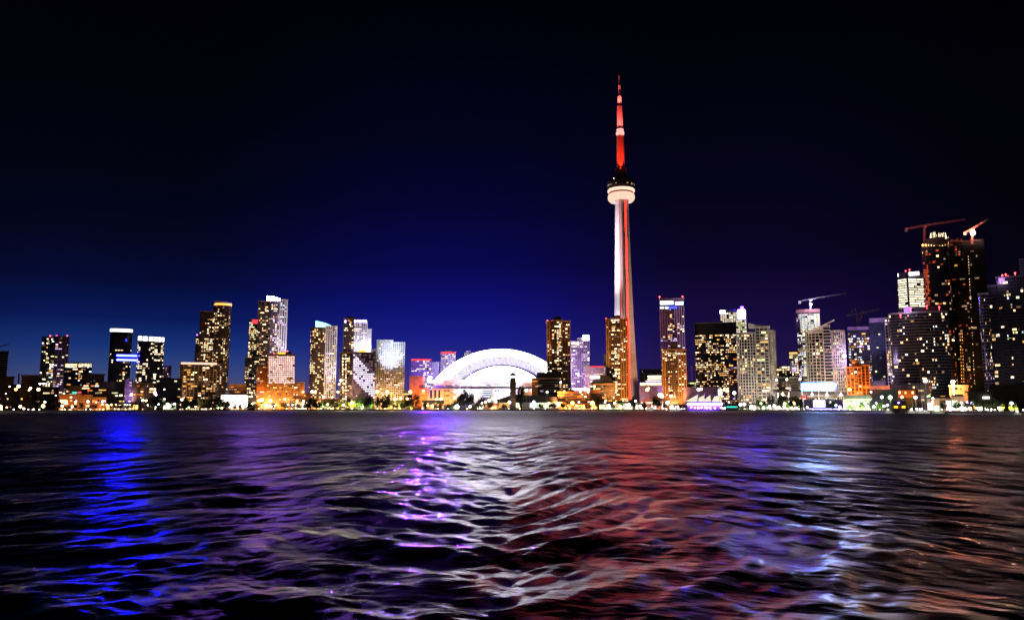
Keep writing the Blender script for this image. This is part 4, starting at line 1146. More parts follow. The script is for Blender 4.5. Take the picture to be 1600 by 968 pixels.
s = Site('market_tent', 'long pale green-lit marquee behind the harbour lawn, right of the stage', 'tent', 1342, 830)
a = s.p(1317, 622)[0]; b = s.p(1364, 622)[0]
m = MB(); m.prism([(a, 0), (b, 0), (b, 14), (a, 14)], s.zz(623), s.zz(616), [(a + 3, 6), (b - 3, 6), (b - 3, 8), (a + 3, 8)]); m.build('roof', M['white'], s.r)
s.box('wall', 1317, 1364, 623, 641, surf('pale canvas', (.6, .6, .5)), 2, 10, base=GZ)
for k in range(7): s.box('lit_bay', 1319 + k * 6.4, 1324 + k * 6.4, 625.5, 633, E['shopg'], 1.4, .4)
lamp_light(s.w(-10, -12, 9), (.85, 1, .55), 26000); lamp_light(s.w(12, -12, 9), (.85, 1, .6), 22000)
s = Site('orange_hall', 'low orange-lit hall with three square white windows behind the vaulted shed', 'building', 1404, 900)
s.box('wall', 1358, 1434, 608, 640, M['dark'], 4, 12, base=GZ)
s.box('facade', 1403, 1430, 609, 621, M['orange'], 2, 1.5)
for px in (1405.5, 1414.5, 1426): s.box('window', px - 1.5, px + 1.5, 611, 615, W['warm'], 1.6, .3)
s.box('roof_light', 1359, 1390, 602, 608, surf('salmon roof', (.6, .3, .22)), 2, 12)
wash_spot(s, 1418, (1, .4, .03), 22, 1418, 615, dist=14, z=8, angle=110); wash_spot(s, 1374, (1, .45, .3), 60, 1374, 605, dist=30, z=20, angle=90)
s = Site('vaulted_shed', 'dark boat shed with a curved roof, behind the ferry', 'shed', 1381, 780)
a = s.p(1360, 640)[0]; b = s.p(1403, 640)[0]; za = s.zz(640); n = 12
m = MB(); arc = []
for k in range(n + 1):
    t = k / n; arc.append((a + (b - a) * t, s.zz(627) + (s.zz(608.5) - s.zz(627)) * (1 - (1 - min(1, t * 1.25)) ** 2.4 if t < .8 else 1)))
m.add([(x, 0, z) for x, z in arc] + [(x, 22, z) for x, z in arc] + [(a, 0, GZ), (b, 0, GZ)], [(i, n + 1 + i, n + 2 + i, i + 1)[::-1] for i in range(n)] + [tuple(range(n + 1)) + (2 * n + 3, 2 * n + 2)])
m.build('shell', surf('dark tarpaulin', (.09, .09, .12), .4), s.r)

s = Site('ferry', 'dark harbour ferry seen bow-on with two amber lit windows', 'boat', 1405.5, 640, z=0)
a = s.p(1394.5, 640)[0]; b = s.p(1416.5, 640)[0]
m = MB(); m.prism([(a + 1.2, 0), (0.5 * (a + b), -3.5), (b - 1.2, 0), (b - .8, 22), (a + .8, 22)], -.6, s.zz(637.5), [(a, 0), (0.5 * (a + b), -5), (b, 0), (b, 22), (a, 22)]); m.build('hull', M['black'], s.r)
s.box('lower_cabin', 1395.5, 1415.5, 632.5, 638, M['black'], 1.5, 18); s.box('upper_cabin', 1396, 1415, 625.5, 632.5, surf('navy cabin', (.02, .02, .05)), 2.5, 15)
s.box('amber_window', 1396.8, 1403, 633.7, 637, E['amber'], 1.2, .2); s.box('amber_window', 1409, 1414.6, 633.7, 637, E['amber'], 1.2, .2)
s.box('dim_window', 1403.6, 1408.4, 634, 636.6, surf('dim brown glass', (.3, .1, .03)), 1.2, .2)
x, z = s.p(1404, 628.8, 2); m = MB(); m.ball((x, 2.2, z), .4); m.build('bow_lamp', E['lampv'], s.r)
m = MB(); x, z = s.p(1405.5, 625.5, 5); m.tube((x, 6, z - .3), (x, 6, z + 4), .15, .06); m.build('mast', M['steel'], s.r)
s.box('roof', 1395.4, 1415.6, 624.8, 625.6, M['steel'], 2, 17)

def yacht(label, x0, x1, ytop, yw, Y, cabin, mast=None, lit='shop', hullm='white'):
    s = Site('motor_boat' if not mast else 'sailing_boat', label, 'boat', (x0 + x1) / 2, Y, z=0)
    a = s.p(x0, yw)[0]; b = s.p(x1, yw)[0]; L = b - a; hz = max(.8, s.zz(yw - 2.6))
    def hull(ins): return [(a + L * .04 + ins, -1.3 + ins * .3), (a + L * .7, -1.6 + ins * .3), (b - ins * 1.6 - L * .05, 0), (a + L * .7, 1.6 - ins * .3), (a + L * .04 + ins, 1.3 - ins * .3)]
    m = MB(); m.prism(hull(L * .03), -.4, hz, [(x + (L * .05 if i == 2 else 0), y) for i, (x, y) in enumerate(hull(0))]); m.build('hull', M[hullm], s.r)
    zt = s.zz(ytop) if not mast else hz + 1.2
    m = MB(); m.prism([(a + L * .2, -1), (a + L * .62, -1), (a + L * .68, 0), (a + L * .62, 1), (a + L * .2, 1)], hz, max(zt, hz + 1)); m.build('cabin', M['white'], s.r)
    m = MB(); m.box(a + L * .24, a + L * .58, -1.08, -1.02, hz + .35, max(zt, hz + 1) - .25); m.build('cabin_window', E[lit], s.r)
    if mast:
        x, z = s.p(mast[0], mast[1]); m = MB(); m.tube((x, 0, hz), (x, 0, z), .14, .07); m.build('mast', M['pale'], s.r)
        m = MB(); m.tube((x, 0, hz + 2), (x - L * .38, 0, hz + 1.7), .2); m.build('boom', M['pale'], s.r)
        m = MB(); m.tube((x, 0, z), (b - L * .04, 0, hz), .04, n=3); m.tube((x, 0, z), (a + L * .05, 0, hz), .04, n=3); m.build('rigging', M['steel'], s.r)
    lamp_light(s.w(0, -6, 5), (.9, 1, .8), 900, rad=.5)
    return s
yacht('long white excursion boat with yellow-green lit side, right of the two tall masts', 1455, 1477, 633, 645, 575, 0, lit='shopg')
yacht('small white motor boat tied up left of the ferry', 1383, 1394, 638, 644.5, 640, 0, lit='shop')
yacht('sailing boat with the tallest mast, right of the ferry', 1430, 1446, 0, 645, 610, 0, (1437.5, 576), 'shop')
yacht('sailing boat with the shorter mast, beside the tallest-masted one', 1440, 1454, 0, 645.3, 600, 0, (1442.5, 588), 'shop')
yacht('small sailing boat behind the ferry stern', 1418, 1431, 0, 644.6, 625, 0, (1424, 610), 'shopo')
yacht('low white launch moored near the right edge', 1584, 1597, 640, 647.8, 500, 0, lit='shop')
yacht('dark workboat moored before the pale tower with the turquoise crown', 500, 516, 636, 641.2, 1215, 0, lit='shopo', hullm='dark')
yacht('white cruiser moored below the convention building', 1008, 1030, 636, 641.5, 1120, 0, lit='shop')
yacht('white cruiser moored below the brown tower in front of the slim glass tower', 1044, 1064, 636, 641.8, 1060, 0, lit='shop')

s = Site('boathouse', 'gabled red-roofed boathouse with glowing white porch columns at the needle tower foot', 'building', 1018, 1180)
a = s.p(1001, 640)[0]; b = s.p(1044, 640)[0]; c = (a + b) / 2
m = MB(); m.add([(a - 1, -2, s.zz(626)), (s.p(1019, 620)[0], -2, s.zz(619)), (s.p(1034, 620)[0], -2, s.zz(619)), (b + 1, -2, s.zz(626)), (a - 1, 16, s.zz(626)), (s.p(1019, 620)[0], 16, s.zz(619)), (s.p(1034, 620)[0], 16, s.zz(619)), (b + 1, 16, s.zz(626))],
      [(0, 1, 2, 3)[::-1], (4, 5, 6, 7), (0, 4, 5, 1)[::-1], (1, 5, 6, 2)[::-1], (2, 6, 7, 3)[::-1], (0, 3, 7, 4)[::-1]]); m.build('roof', surf('rust roof', (.3, .1, .06)), s.r)
s.box('wall', 1002, 1043, 626, 640, surf('red wall', (.25, .08, .06)), 2, 12, base=GZ)
for px in (1003, 1009.5, 1018.5, 1024, 1035.5, 1041): s.box('column', px - .8, px + .8, 626.5, 638, M['white'], -1.5, 1.4, base=GZ)
for px in (1014, 1030): s.box('window', px - 2.5, px + 2.5, 628, 629.8, W['ww'], 1.6, .3)
for px in (1004, 1012, 1022, 1032, 1041):
    x, z = s.p(px, 637, -5); lamp_light(s.w(x, -5, 4), (1, .78, .6), 7000, rad=.5)

# low shopfront pavilions along the quay
PAV = [ # label, x0, x1, ytop, ymat, light
    ('row of small lit market stalls before the orange end of the stadium', 659, 694, 626, 'shopo', 'dark'),
    ('glazed cafe pavilion with warm windows before the stadium wall', 744, 756, 629, 'shop', 'dark'),
    ('low amber-lit restaurant with umbrellas before the harbour tower', 757, 780, 630, 'shopo', 'orange'),
    ('white-lit ticket pavilion below the pyramid-roofed block', 936, 962, 630, 'shopg', 'pale'),
    ('bright low kiosk row at the foot of the brown tower by the needle', 963, 1001, 628, 'shop', 'tan'),
    ('low warm-lit cafe at the foot of the shorter brown tower', 1046, 1071, 632, 'shop', 'tan'),
    ('white-lit canopy hall left of the slanted columns', 1156, 1200, 631, 'shopg', 'pale'),
    ('bright glazed snack bar under the slanted columns', 1205, 1250, 631, 'shop', 'pale'),
    ('low porch glowing hot white at the foot of the orange and pink glass block', 405, 434, 632, 'shop', 'orange'),
    ('flat-roofed gallery with a row of pale windows, right of the orange and pink glass block', 446, 480, 626, 'shop', 'tan'),
    ('orange-roofed low pavilion under the pale tower with the turquoise crown', 487, 530, 623, 'shopo', 'orange'),
    ('amber-lit low terrace under the white twin condominium', 590, 634, 626, 'shopo', 'tan'),
    ('lit flower market stalls beside the small green trees', 255, 276, 629, 'shopg', 'dark'),
    ('pale pink low arcade right of the harbour masts', 1448, 1486, 621, 'shop', 'tan'),
    ('olive-lit garden pavilion with a hipped roof', 1486, 1506, 618, 'shopg', 'tan'),
    ('long low quay building with a chain of warm bulbs below the broken-crown tower', 166, 222, 630, 'shopo', 'dark'),
    ('narrow quay hut with white windows before the terrace of orange brick', 872, 884, 628, 'shopo', 'orange'),
    ('amber bar terrace before the terrace of orange brick', 885, 934, 632, 'shopo', 'orange'),
]
for lb, x0, x1, yt, em, wl in PAV:
    pc = (x0 + x1) / 2; Y = shore(pc) + 22
    s = Site('quay_pavilion', lb, 'pavilion', pc, Y)
    yb = s.r.location; gy = 640
    ga = s.p(x0, yt)[0]; gb = s.p(x1, yt)[0]; zt = s.zz(yt)
    m = MB(); m.box(ga - .6, gb + .6, -1.5, 9, zt - .6, zt); m.prism([(ga, 0), (gb, 0), (gb, 8), (ga, 8)], zt, zt + 1.2, [(ga + 1, 3), (gb - 1, 3), (gb - 1, 5), (ga + 1, 5)]); m.build('roof', M['roof'] if wl != 'orange' else M['orange'], s.r)
    m = MB(); m.box(ga, gb, 1, 8, GZ, zt - .6); m.build('wall', M[wl], s.r)
    n = max(2, int((gb - ga) / 3.6)); bw = (gb - ga) / n
    for k in range(n):
        if random.random() < .18: continue
        q = MB(); hh = random.uniform(.55, .95); q.box(ga + k * bw + .4, ga + (k + 1) * bw - .4, .75, .95, GZ + .7, GZ + .7 + (zt - GZ - 1.6) * hh); q.build('lit_bay', E[em], s.r)
    for k in range(n + 1):
        q = MB(); q.box(ga + k * bw - .15, ga + k * bw + .15, -1.2, -.9, GZ, zt - .6); q.build('post', M['steel'], s.r)
    lamp_light(s.w(0, -6, 4), (1, .75, .45), 5000, rad=.6)

# ================================================================== trees
LM = [(-200, 60, 'below the black tower at the far edge'), (60, 110, 'before the twin slab tower'), (110, 168, 'by the orange-lit hall'), (168, 212, 'below the ringed tower'),
      (212, 280, 'below the broken-crown tower'), (280, 345, 'before the brown block with the lit parapet'), (345, 390, 'before the white parking garage'),
      (390, 466, 'before the orange and pink glass block'), (466, 531, 'before the turquoise-crowned tower'), (531, 588, 'before the plum glass block'), (588, 640, 'before the white twin condominium'),
      (640, 720, 'before the orange end of the stadium'), (720, 796, 'before the white stadium wall'), (796, 872, 'before the dark shed by the harbour tower'), (872, 922, 'before the orange brick terrace'),
      (922, 962, 'before the pyramid-roofed block'), (962, 1001, 'at the needle tower foot'), (1001, 1045, 'by the red-roofed boathouse'), (1045, 1076, 'before the shorter brown tower'),
      (1076, 1155, 'by the sail canopies'), (1155, 1205, 'before the sloping-roofed condominium'), (1205, 1256, 'among the slanted white columns'), (1256, 1318, 'at the concert stage'),
      (1318, 1362, 'before the green-lit marquee'), (1362, 1420, 'around the ferry'), (1420, 1482, 'by the tall sailing masts'), (1482, 1530, 'before the ochre building'), (1530, 1900, 'on the dark quay by the picture edge')]
ORD = ['first', 'second', 'third', 'fourth', 'fifth', 'sixth', 'seventh', 'eighth', 'ninth', 'tenth', 'eleventh', 'twelfth', 'thirteenth', 'fourteenth']
def where(px):
    for a, b, t in LM:
        if a <= px < b: return t
def label_all(items):
    """items: (px, description, object); adds what tells equals apart"""
    g = {}
    for it in sorted(items, key=lambda q: q[0]): g.setdefault((it[1], where(it[0])), []).append(it)
    for (d, w), L in g.items():
        for k, it in enumerate(L):
            it[2]['label'] = f'{d} {w}' + ('' if len(L) == 1 else f', {ORD[k]} from left')

def crown_mesh(seed, kind):
    rr = random.Random(seed); m = MB()
    cl = []
    if kind == 'cone':
        for k in range(60):
            z = rr.random(); r = (1 - z) * .55; t = rr.random() * 6.28
            cl.append((r * cos(t) * rr.uniform(.6, 1), r * sin(t) * rr.uniform(.6, 1), z, .12))
    else:
        n = 26
        for k in range(n):
            while 1:
                p = [rr.uniform(-1, 1) for _ in range(3)]
                q = sum(c * c for c in p)
                if .15 < q < 1: break
            cl.append((p[0] * .52 * rr.uniform(.8, 1.1), p[1] * .52, .5 + p[2] * .46, .22))
    for (x, y, z, r) in cl:
        for k in range(20):
            d = Vector((rr.gauss(0, 1), rr.gauss(0, 1), rr.gauss(0, 1))).normalized() * r * rr.uniform(.5, 1)
            c = Vector((x, y, z)) + d
            a = Vector((rr.gauss(0, 1), rr.gauss(0, 1), rr.gauss(0, 1))).normalized(); b = a.orthogonal().normalized(); sz = rr.uniform(.05, .105)
            m.add([c - a * sz, c - b * sz * .7, c + a * sz, c + b * sz * .7], [(0, 1, 2, 3)])
    return m
CRN = {}
def tree(px, yt, wpx, kind='round', mat='leafd', dY=14, lab='dark round tree', light=None):
    Y = shore(px) + dY
    s = Site('tree', None, 'tree', px, Y, 'trees along the waterfront')
    z = s.zz(yt - (1.5 if mat == 'leafd' else 0)); H = z - GZ
    wm = s.p(px + wpx / 2, 630)[0] - s.p(px - wpx / 2, 630)[0]
    key = (kind, mat, random.randint(0, 3))
    if key not in CRN: CRN[key] = crown_mesh(hash(key[2] * 7 + len(kind) * 31 + len(mat)) % 999, kind).mesh('crown', M[mat])
    o = bpy.data.objects.new('crown', CRN[key]); COL.objects.link(o); o.parent = s.r
    o.location = (0, 0, GZ + H * .2); o.scale = (wm * .9, wm * .9, H * .8); o.rotation_euler = (0, 0, random.random() * 6.28)
    m = MB(); m.tube((0, 0, GZ), (0, 0, GZ + H * .45), H * .04, H * .02)
    for k in range(3):
        t = k * 2.1; m.tube((0, 0, GZ + H * .3), (cos(t) * wm * .2, sin(t) * wm * .2, GZ + H * .6), H * .018, H * .008, n=4)
    m.build('trunk', M['bark'], s.r)
    if light:
        lamp_light(s.w(light[2] if len(light) > 2 else 0, -wm * .55, GZ + H * .25), light[0], light[1] * 1000, rad=.6)
    TREES.append((px, lab, s.r))
    return s
TREES = []
YG = (.95, 1, .25); PG = (.75, 1, .75)
for t in [(242, 619, 14), (232, 624, 12), (252, 622, 10), (290, 622, 15), (304, 624, 10), (312, 620.5, 14), (333, 620, 24), (325, 625, 12), (346, 623, 12), (356, 626, 10), (367, 631, 7), (375, 632, 6),
          (438, 625.5, 11), (489, 622, 14), (481, 626, 10), (518, 622.5, 12), (575, 618.5, 12), (590, 621, 12), (603, 618.5, 14), (637, 625, 10), (650, 616.5, 17), (643, 624, 10),
          (726, 610, 15), (735, 616, 12), (718, 620, 10), (752, 619, 12), (712, 626, 8), (814, 604, 9), (933, 621, 9), (989, 620, 12), (1026, 620, 14), (1160, 633, 16), (1172, 634, 10),
          (1188, 622, 14), (1205, 619, 14), (1222, 621, 15), (1240, 620, 15), (1249, 624, 12), (1300, 626, 14), (1474, 627, 12), (1496, 629, 14), (1510, 627, 13), (1524, 624, 16), (1540, 627, 16), (1556, 624, 15), (1596, 626, 16), (88, 628, 18), (76, 632, 14), (106, 634, 12), (60, 628, 16), (196, 633, 14), (212, 634, 16)]:
    tree(*t, dY=random.choice((3, 4, 5, 12)))
for k, px in enumerate((128, 146, 178, 188, 204, 222, 268, 276, 298, 318, 338, 352, 390, 400, 427, 446, 457, 467, 477, 496, 524, 600, 618, 630, 664, 684, 700, 745, 766, 788, 845, 863, 880, 918, 957, 1006, 1040, 1066)):
    tree(px, 629.5 + (k * 7 % 4), 8 + (k * 5 % 6), dY=3, lab='small dark tree')
tree(503, 624, 12, mat='leafm', lab='pale green lit tree', light=(PG, 16))
tree(510, 627, 8, mat='leafm', lab='pale green lit tree', light=(PG, 8))
tree(531, 622.5, 12, mat='leafy', lab='straw-yellow lit tree', light=((1, .9, .4), 18))
tree(539, 624, 8, mat='leafy', lab='straw-yellow lit tree', light=((1, .9, .4), 8))
tree(550, 624.5, 13, mat='leafy', lab='lime-yellow lit tree', light=(YG, 24))
tree(559, 618.5, 12, mat='leafm', lab='tall green lit tree', light=((.6, 1, .2), 16))
tree(567, 621.5, 8, kind='cone', mat='leafm', lab='pale conical lit tree', light=((.85, 1, .85), 14))
tree(580, 622, 8, mat='leafm', lab='green lit tree', light=((.6, 1, .2), 12))
tree(611, 626, 6, mat='leafy', lab='small amber lit tree', light=((1, .8, .2), 10))
tree(625, 626, 9, mat='leafy', lab='small lime lit tree', light=(YG, 16))
tree(643, 633, 6, kind='cone', mat='leafy', dY=6, lab='low lime lit conical tree', light=(YG, 8))
tree(709, 628, 9, mat='leafm', dY=8, lab='green lit tree', light=((.5, 1, .2), 14))
tree(970, 626, 8, mat='leafm', lab='green lit tree', light=((.6, 1, .3), 6))
tree(1326, 628, 7, kind='cone', mat='leafm', lab='small green conical tree', light=((.5, 1, .3), 3))
tree(1347, 627, 9, mat='leafm', lab='green lit tree', light=((.7, 1, .3), 5)); tree(1356, 629, 8, mat='leafm', lab='green lit tree', light=((.7, 1, .3), 4))
tree(1374, 629, 13, mat='leafm', lab='green lit tree', light=((.6, 1, .2), 5)); tree(1232, 625, 12, mat='leafm', lab='green lit tree', light=((.7, 1, .2), 5))
tree(1566, 629, 9, mat='leafy', lab='lime lit tree', light=(YG, 5)); tree(1579, 628, 7, mat='leafy', lab='lime lit tree', light=(YG, 4)); tree(1587, 629, 7, mat='leafy', lab='lime lit tree', light=(YG, 4))
label_all(TREES)

# ================================================================== lamps
LAMPS = []
def lamp(px, py, col='y', r=.9, dY=6, power=3.0, pole=True):
    Y = shore(px) + dY
    s = Site('street_lamp', None, 'lamp', px, Y, 'lamps along the waterfront')
    z = max(s.zz(py), GZ + 1.5)
    r *= Y / 1200 * 1.25 if Y < 1100 else 1.15
    c = dict(y=('lampy', (1, .65, .3), 'warm'), w=('lampw', (1, .93, .85), 'white'), o=('lampo', (1, .4, .08), 'orange'), c=('lampc', (.8, .9, 1), 'cool white'), g=('lampg', (.5, 1, .3), 'green'), v=('lampv', (.45, .25, 1), 'violet'))[col]
    m = MB(); m.ball((0, 0, z), r, 10, 6); m.build('globe', E[c[0]], s.r)
    m = MB(); m.tube((0, 0, GZ), (0, 0, z - r * .8), .16, .1); m.box(-.4, .4, -.4, .4, GZ, GZ + .5); m.build('pole', M['pale'] if col in 'wc' and px > 345 else M['black'] if px < 345 else M['steel'], s.r)
    power *= .5
    if px < 345: power *= .45; r *= .8
    if power: lamp_light(s.w(0, -r - .6, z), c[1], power * 1000, rad=r)
    size = 'large ' if r > 1.5 else ''
    LAMPS.append((px, f'{size}{c[2]} {"tall-poled " if z > 12 else ""}lamp', s.r))
for L in [(1, 635, 'y', 2.0), (11, 636, 'y', .7), (8, 614.5, 'w', .6, 20), (13, 603.5, 'w', .7, 30), (27, 603, 'w', 1.7, 60, 4), (23, 608, 'o', 1.2, 60), (32, 634.6, 'y', 1.5), (38, 638, 'w', 1.1), (46, 606, 'y', 1.2, 60, 4), (44, 608.5, 'y', 1.0, 60),
          (58.5, 608, 'y', 1.5, 60, 4), (60, 599.5, 'v', .8, 60, 1), (66, 599.5, 'w', .6, 60), (67.5, 634, 'y', 1.9), (70, 627.5, 'w', 1.1), (86.5, 617.5, 'w', .7), (97, 627, 'y', 1.5), (103.5, 627, 'y', 1.1), (118, 627, 'w', .9),
          (97.5, 634, 'y', 1.3), (113, 635, 'w', 1.3), (137, 627, 'w', 1.3), (150, 628, 'w', .7), (160, 626.5, 'w', .9), (160, 631, 'w', .9), (167, 632, 'y', .8), (174, 632, 'y', .8), (181, 632, 'y', .8), (187.5, 632, 'y', .8),
          (195, 632, 'w', .8), (199, 632.2, 'w', .8), (203, 632, 'w', .9), (207, 632.3, 'w', .8), (211, 632, 'w', .9), (215, 632.3, 'w', .8), (219.5, 632, 'w', .9), (223, 625, 'w', 1.2), (228, 625.5, 'y', 1.0), (231, 632.5, 'w', .8),
          (204.5, 616, 'v', 1.2, 20, 5), (241, 613, 'c', 1.6, 30, 10), (243, 616.5, 'v', 1.0, 30), (255.5, 608, 'w', .8, 30), (247, 631, 'c', 1.3), (243, 635.8, 'w', .9), (262, 631, 'g', 1.5), (265, 634, 'w', 1.7), (273, 631, 'w', 1.2), (284, 624, 'w', 1.2, 12, 8), (295.5, 636, 'g', .9), (306, 635, 'y', .7),
          (341, 636, 'g', 1.5, 6, 5), (347, 637, 'y', 1.0), (352, 635, 'w', .9), (359, 635.5, 'w', .9), (371, 634.5, 'w', 1.2), (380, 635, 'w', 1.3), (394, 630.5, 'y', 1.0), (404, 625.5, 'y', 1.1), (409, 624.5, 'y', 1.9, 8, 10), (422.5, 625.5, 'y', 1.7, 8, 8), (416, 633.5, 'w', 1.9, 6, 8), (424, 634, 'w', 2.0, 6, 8), (430, 633, 'w', 1.6), (438, 623, 'y', 1.8, 22, 8), (450, 632, 'w', 1.2), (457.5, 632, 'w', 1.2), (464, 626, 'y', 1.2), (474, 626.5, 'y', 1.3), (445, 623, 'y', 1.0),
          (473, 612, 'y', 1.3, 30, 6), (487, 611.5, 'y', 1.6, 25, 8), (492, 611.5, 'y', 1.2, 25), (527.5, 612, 'y', 1.3, 25), (512, 631.5, 'y', 1.2), (519, 620.5, 'w', 1.0, 25), (505, 620, 'w', 1.2, 25), (531.5, 594, 'w', 1.6, 30, 8), (529, 600, 'y', 1.0, 30), (550, 629, 'y', 1.8, 4, 10), (537, 632, 'w', 1.3, 6, 6), (589, 611.5, 'y', 1.8, 25, 8), (605, 612, 'y', 1.8, 25, 8), (617, 623, 'y', 1.9, 20, 8), (626, 622, 'y', 1.3, 20), (641, 612, 'y', 1.8, 20, 8), (603, 629.5, 'w', 1.0), (619, 632, 'w', .8), (636, 622.5, 'y', 1.2),
          (661.5, 610, 'y', 1.2, 30, 5), (682, 623.5, 'y', 1.2), (689, 623, 'y', 1.5), (711, 611, 'y', 1.5, 30, 6), (710.5, 621, 'y', 1.3), (714, 635, 'w', 2.9, 3, 14), (717, 629.5, 'g', 1.1), (734.5, 634.5, 'w', 1.7, 3, 6), (744.5, 622.5, 'y', 1.5), (753, 629.5, 'w', 1.0), (764.5, 625, 'w', 1.8, 8, 8), (771, 622, 'y', 1.9, 12, 8), (774.5, 627, 'w', 1.7), (758.5, 627.5, 'y', 1.2), (668, 633, 'y', .9), (676, 634, 'y', .9), (685, 634.5, 'y', .8),
          (796, 628, 'w', 1.8, 5, 8), (834, 627.5, 'c', 1.7, 5, 8), (858, 629.5, 'o', 1.4), (822.5, 609.5, 'w', 1.8, 20, 6), (876.5, 596.5, 'w', 1.2, 25), (855, 612, 'w', 1.4, 20, 5), (894.5, 629.5, 'o', 2.3, 5, 12), (925.5, 629.5, 'o', 2.5, 5, 14), (904.5, 628, 'w', 1.1), (945.5, 628, 'w', 1.1), (907, 612, 'w', 1.0), (919, 612, 'w', 1.3), (873, 632, 'y', .9), (901, 633, 'y', .9), (913, 634, 'y', .9),
          (952, 634, 'w', 2.4, 3, 8), (960.5, 629.5, 'y', 1.3), (969, 634.5, 'g', 1.5), (983, 632, 'w', 1.6), (993, 626, 'w', 1.2), (1011.5, 608.5, 'o', 1.8, 40, 8), (1014, 606.5, 'y', 1.1, 40), (1032, 617, 'w', 2.8, 18, 22), (1034.5, 618.5, 'y', 2.0, 18), (1048.5, 618.5, 'y', 1.3, 18), (1043, 629, 'w', 1.9, 4, 6), (1000, 634, 'w', 1.3), (1050, 634, 'w', 1.1), (1060, 634.5, 'y', .9),
          (1092, 608, 'y', 1.5, 40, 6), (1096, 607.5, 'y', 1.5, 40, 6), (1137, 610, 'y', 1.6, 30, 6), (1132, 608.5, 'y', 1.0, 30), (1139, 628, 'w', .9), (1148, 613.5, 'c', 1.8, 30, 6), (1127, 636.5, 'y', .8), (1133, 637, 'v', .9), (1157, 632, 'w', 1.7, 5), (1163, 631, 'w', 1.7), (1174, 636, 'w', 2.4, 4, 8), (1178, 638, 'w', 1.4), (1202, 635, 'w', 1.8), (1209, 633.5, 'w', 1.6), (1189, 630, 'g', 1.0), (1217, 636, 'w', 1.3), (1225, 634, 'w', 1.2), (1241, 629.5, 'y', 1.6, 6, 5), (1248, 634, 'g', 1.3), (1261, 636, 'c', 1.3), (1226, 630, 'y', 1.0),
          (1215, 593, 'w', 1.2, 60), (1231, 592.5, 'w', 1.2, 60), (1252, 591.5, 'w', 1.1, 60), (1306, 633, 'c', 1.3), (1312, 635.5, 'v', 1.2), (1328.5, 608.5, 'o', 1.6, 60, 6), (1297, 628, 'w', 1.3),
          (1352, 630, 'c', 1.5, 12), (1355, 634.5, 'w', 1.6, 6), (1365, 635, 'w', 1.6), (1369, 629.5, 'w', .9), (1378.5, 620, 'w', 1.6, 20, 4), (1391.5, 620.5, 'g', 2.2, 30, 8), (1391, 620, 'w', 1.4, 28, 5), (1381, 634, 'w', 1.3), (1386.5, 632.5, 'w', 1.2), (1410, 620, 'w', 1.3, 20), (1431, 620.5, 'w', 1.9, 15, 6), (1362, 612, 'w', 1.0, 30), (1424, 638.5, 'c', 1.0, -2), (1431.5, 638.5, 'c', 1.0, -2), (1440, 638.8, 'v', .9, -2), (1436.5, 638.8, 'w', .9, -2),
          (1448, 594, 'c', 2.0, 80, 6), (1452, 620, 'g', 2.0, 25, 5), (1458, 622, 'w', 1.2, 10), (1457, 628, 'w', 1.2, 10), (1480.5, 629.5, 'c', 1.6, 2, 3), (1484, 638, 'w', 2.4, 2, 5), (1491.5, 637.5, 'w', 1.5), (1503, 638, 'w', 2.6, 2, 5), (1508.5, 637.5, 'w', 2.2), (1519, 629.5, 'c', 1.6, 2, 3), (1515, 637.5, 'w', 1.5), (1529, 638, 'w', 2.0), (1533, 637, 'g', 1.5), (1540, 638, 'w', 1.7), (1501.5, 618, 'w', 1.0, 30), (1502, 628.5, 'w', 1.0), (1511, 628, 'v', .8), (1561, 637.5, 'w', 1.8), (1580.5, 629.5, 'c', 1.7, 2, 4), (1523, 637, 'o', 1.5), (1548, 640, 'w', .9, 1)]:
    lamp(*L)
label_all(LAMPS)
# small lights set along the quay edge
QL = []
qpx = [3, 22, 45, 53, 62, 98, 102, 135, 142, 162, 180, 186, 197, 204, 210, 220, 243, 292, 330, 362, 372, 380, 405, 428, 448, 456, 467, 475, 502, 518, 550, 566, 590, 602, 625, 660, 684, 700, 714, 730, 752, 795, 812, 834, 852, 890, 905, 925, 946, 953, 965, 984, 996, 1009, 1020, 1036, 1050, 1065, 1090, 1110, 1130, 1150, 1178, 1192, 1204, 1215, 1223, 1231, 1240, 1248, 1256, 1270, 1283, 1290, 1298, 1310, 1328, 1337, 1350, 1358, 1374, 1386, 1424, 1471, 1480, 1495, 1516, 1533, 1543, 1553.5, 1563.5, 1582, 1598]
for i, px in enumerate(qpx):
    Y = shore(px) + 1.2
    s = Site('bollard_light', None, 'light', px, Y, 'bollard lights on the quay edge')
    m = MB(); m.tube((0, 0, GZ), (0, 0, GZ + .9), .2, n=6); m.build('post', M['steel'], s.r)
    k = 'lampw' if i % 3 else ('lampy' if px < 1000 else 'lampc')
    m = MB(); m.ball((0, 0, GZ + 1.25), .5 * (Y / 900) ** .5, 8, 5); m.build('lens', E[k], s.r)
    QL.append((px, 'bollard light on quay', s.r))
label_all(QL)

# ================================================================== ground, quay, water
pxs = list(range(-700, 2301, 25))
front = []
for px in pxs:
    Y = shore(px); v = at(px, 640, Y); front.append((v.x, Y))
m = MB(); n = len(front)
far = [(x * 30, 40000) for x, y in front]
m.add([(x, y, GZ) for x, y in front] + [(x, y + 400, GZ) for x, y in front] + [(x * 12, 40000, GZ) for x, y in front],
      [(i, i + 1, n + i + 1, n + i) for i in range(n - 1)] + [(n + i, n + i + 1, 2 * n + i + 1, 2 * n + i) for i in range(n - 1)])
g = m.build('ground', surf('dark paving', (.06, .055, .05), .8)); tag(g, kind='structure')
m = MB()
m.add([(x, y - .4, -1.5) for x, y in front] + [(x, y - .4, GZ + .25) for x, y in front] + [(x, y + .5, GZ + .25) for x, y in front] + [(x, y + .5, GZ) for x, y in front],
      [(k * n + i, k * n + i + 1, (k + 1) * n + i + 1, (k + 1) * n + i) for k in range(3) for i in range(n - 1)])
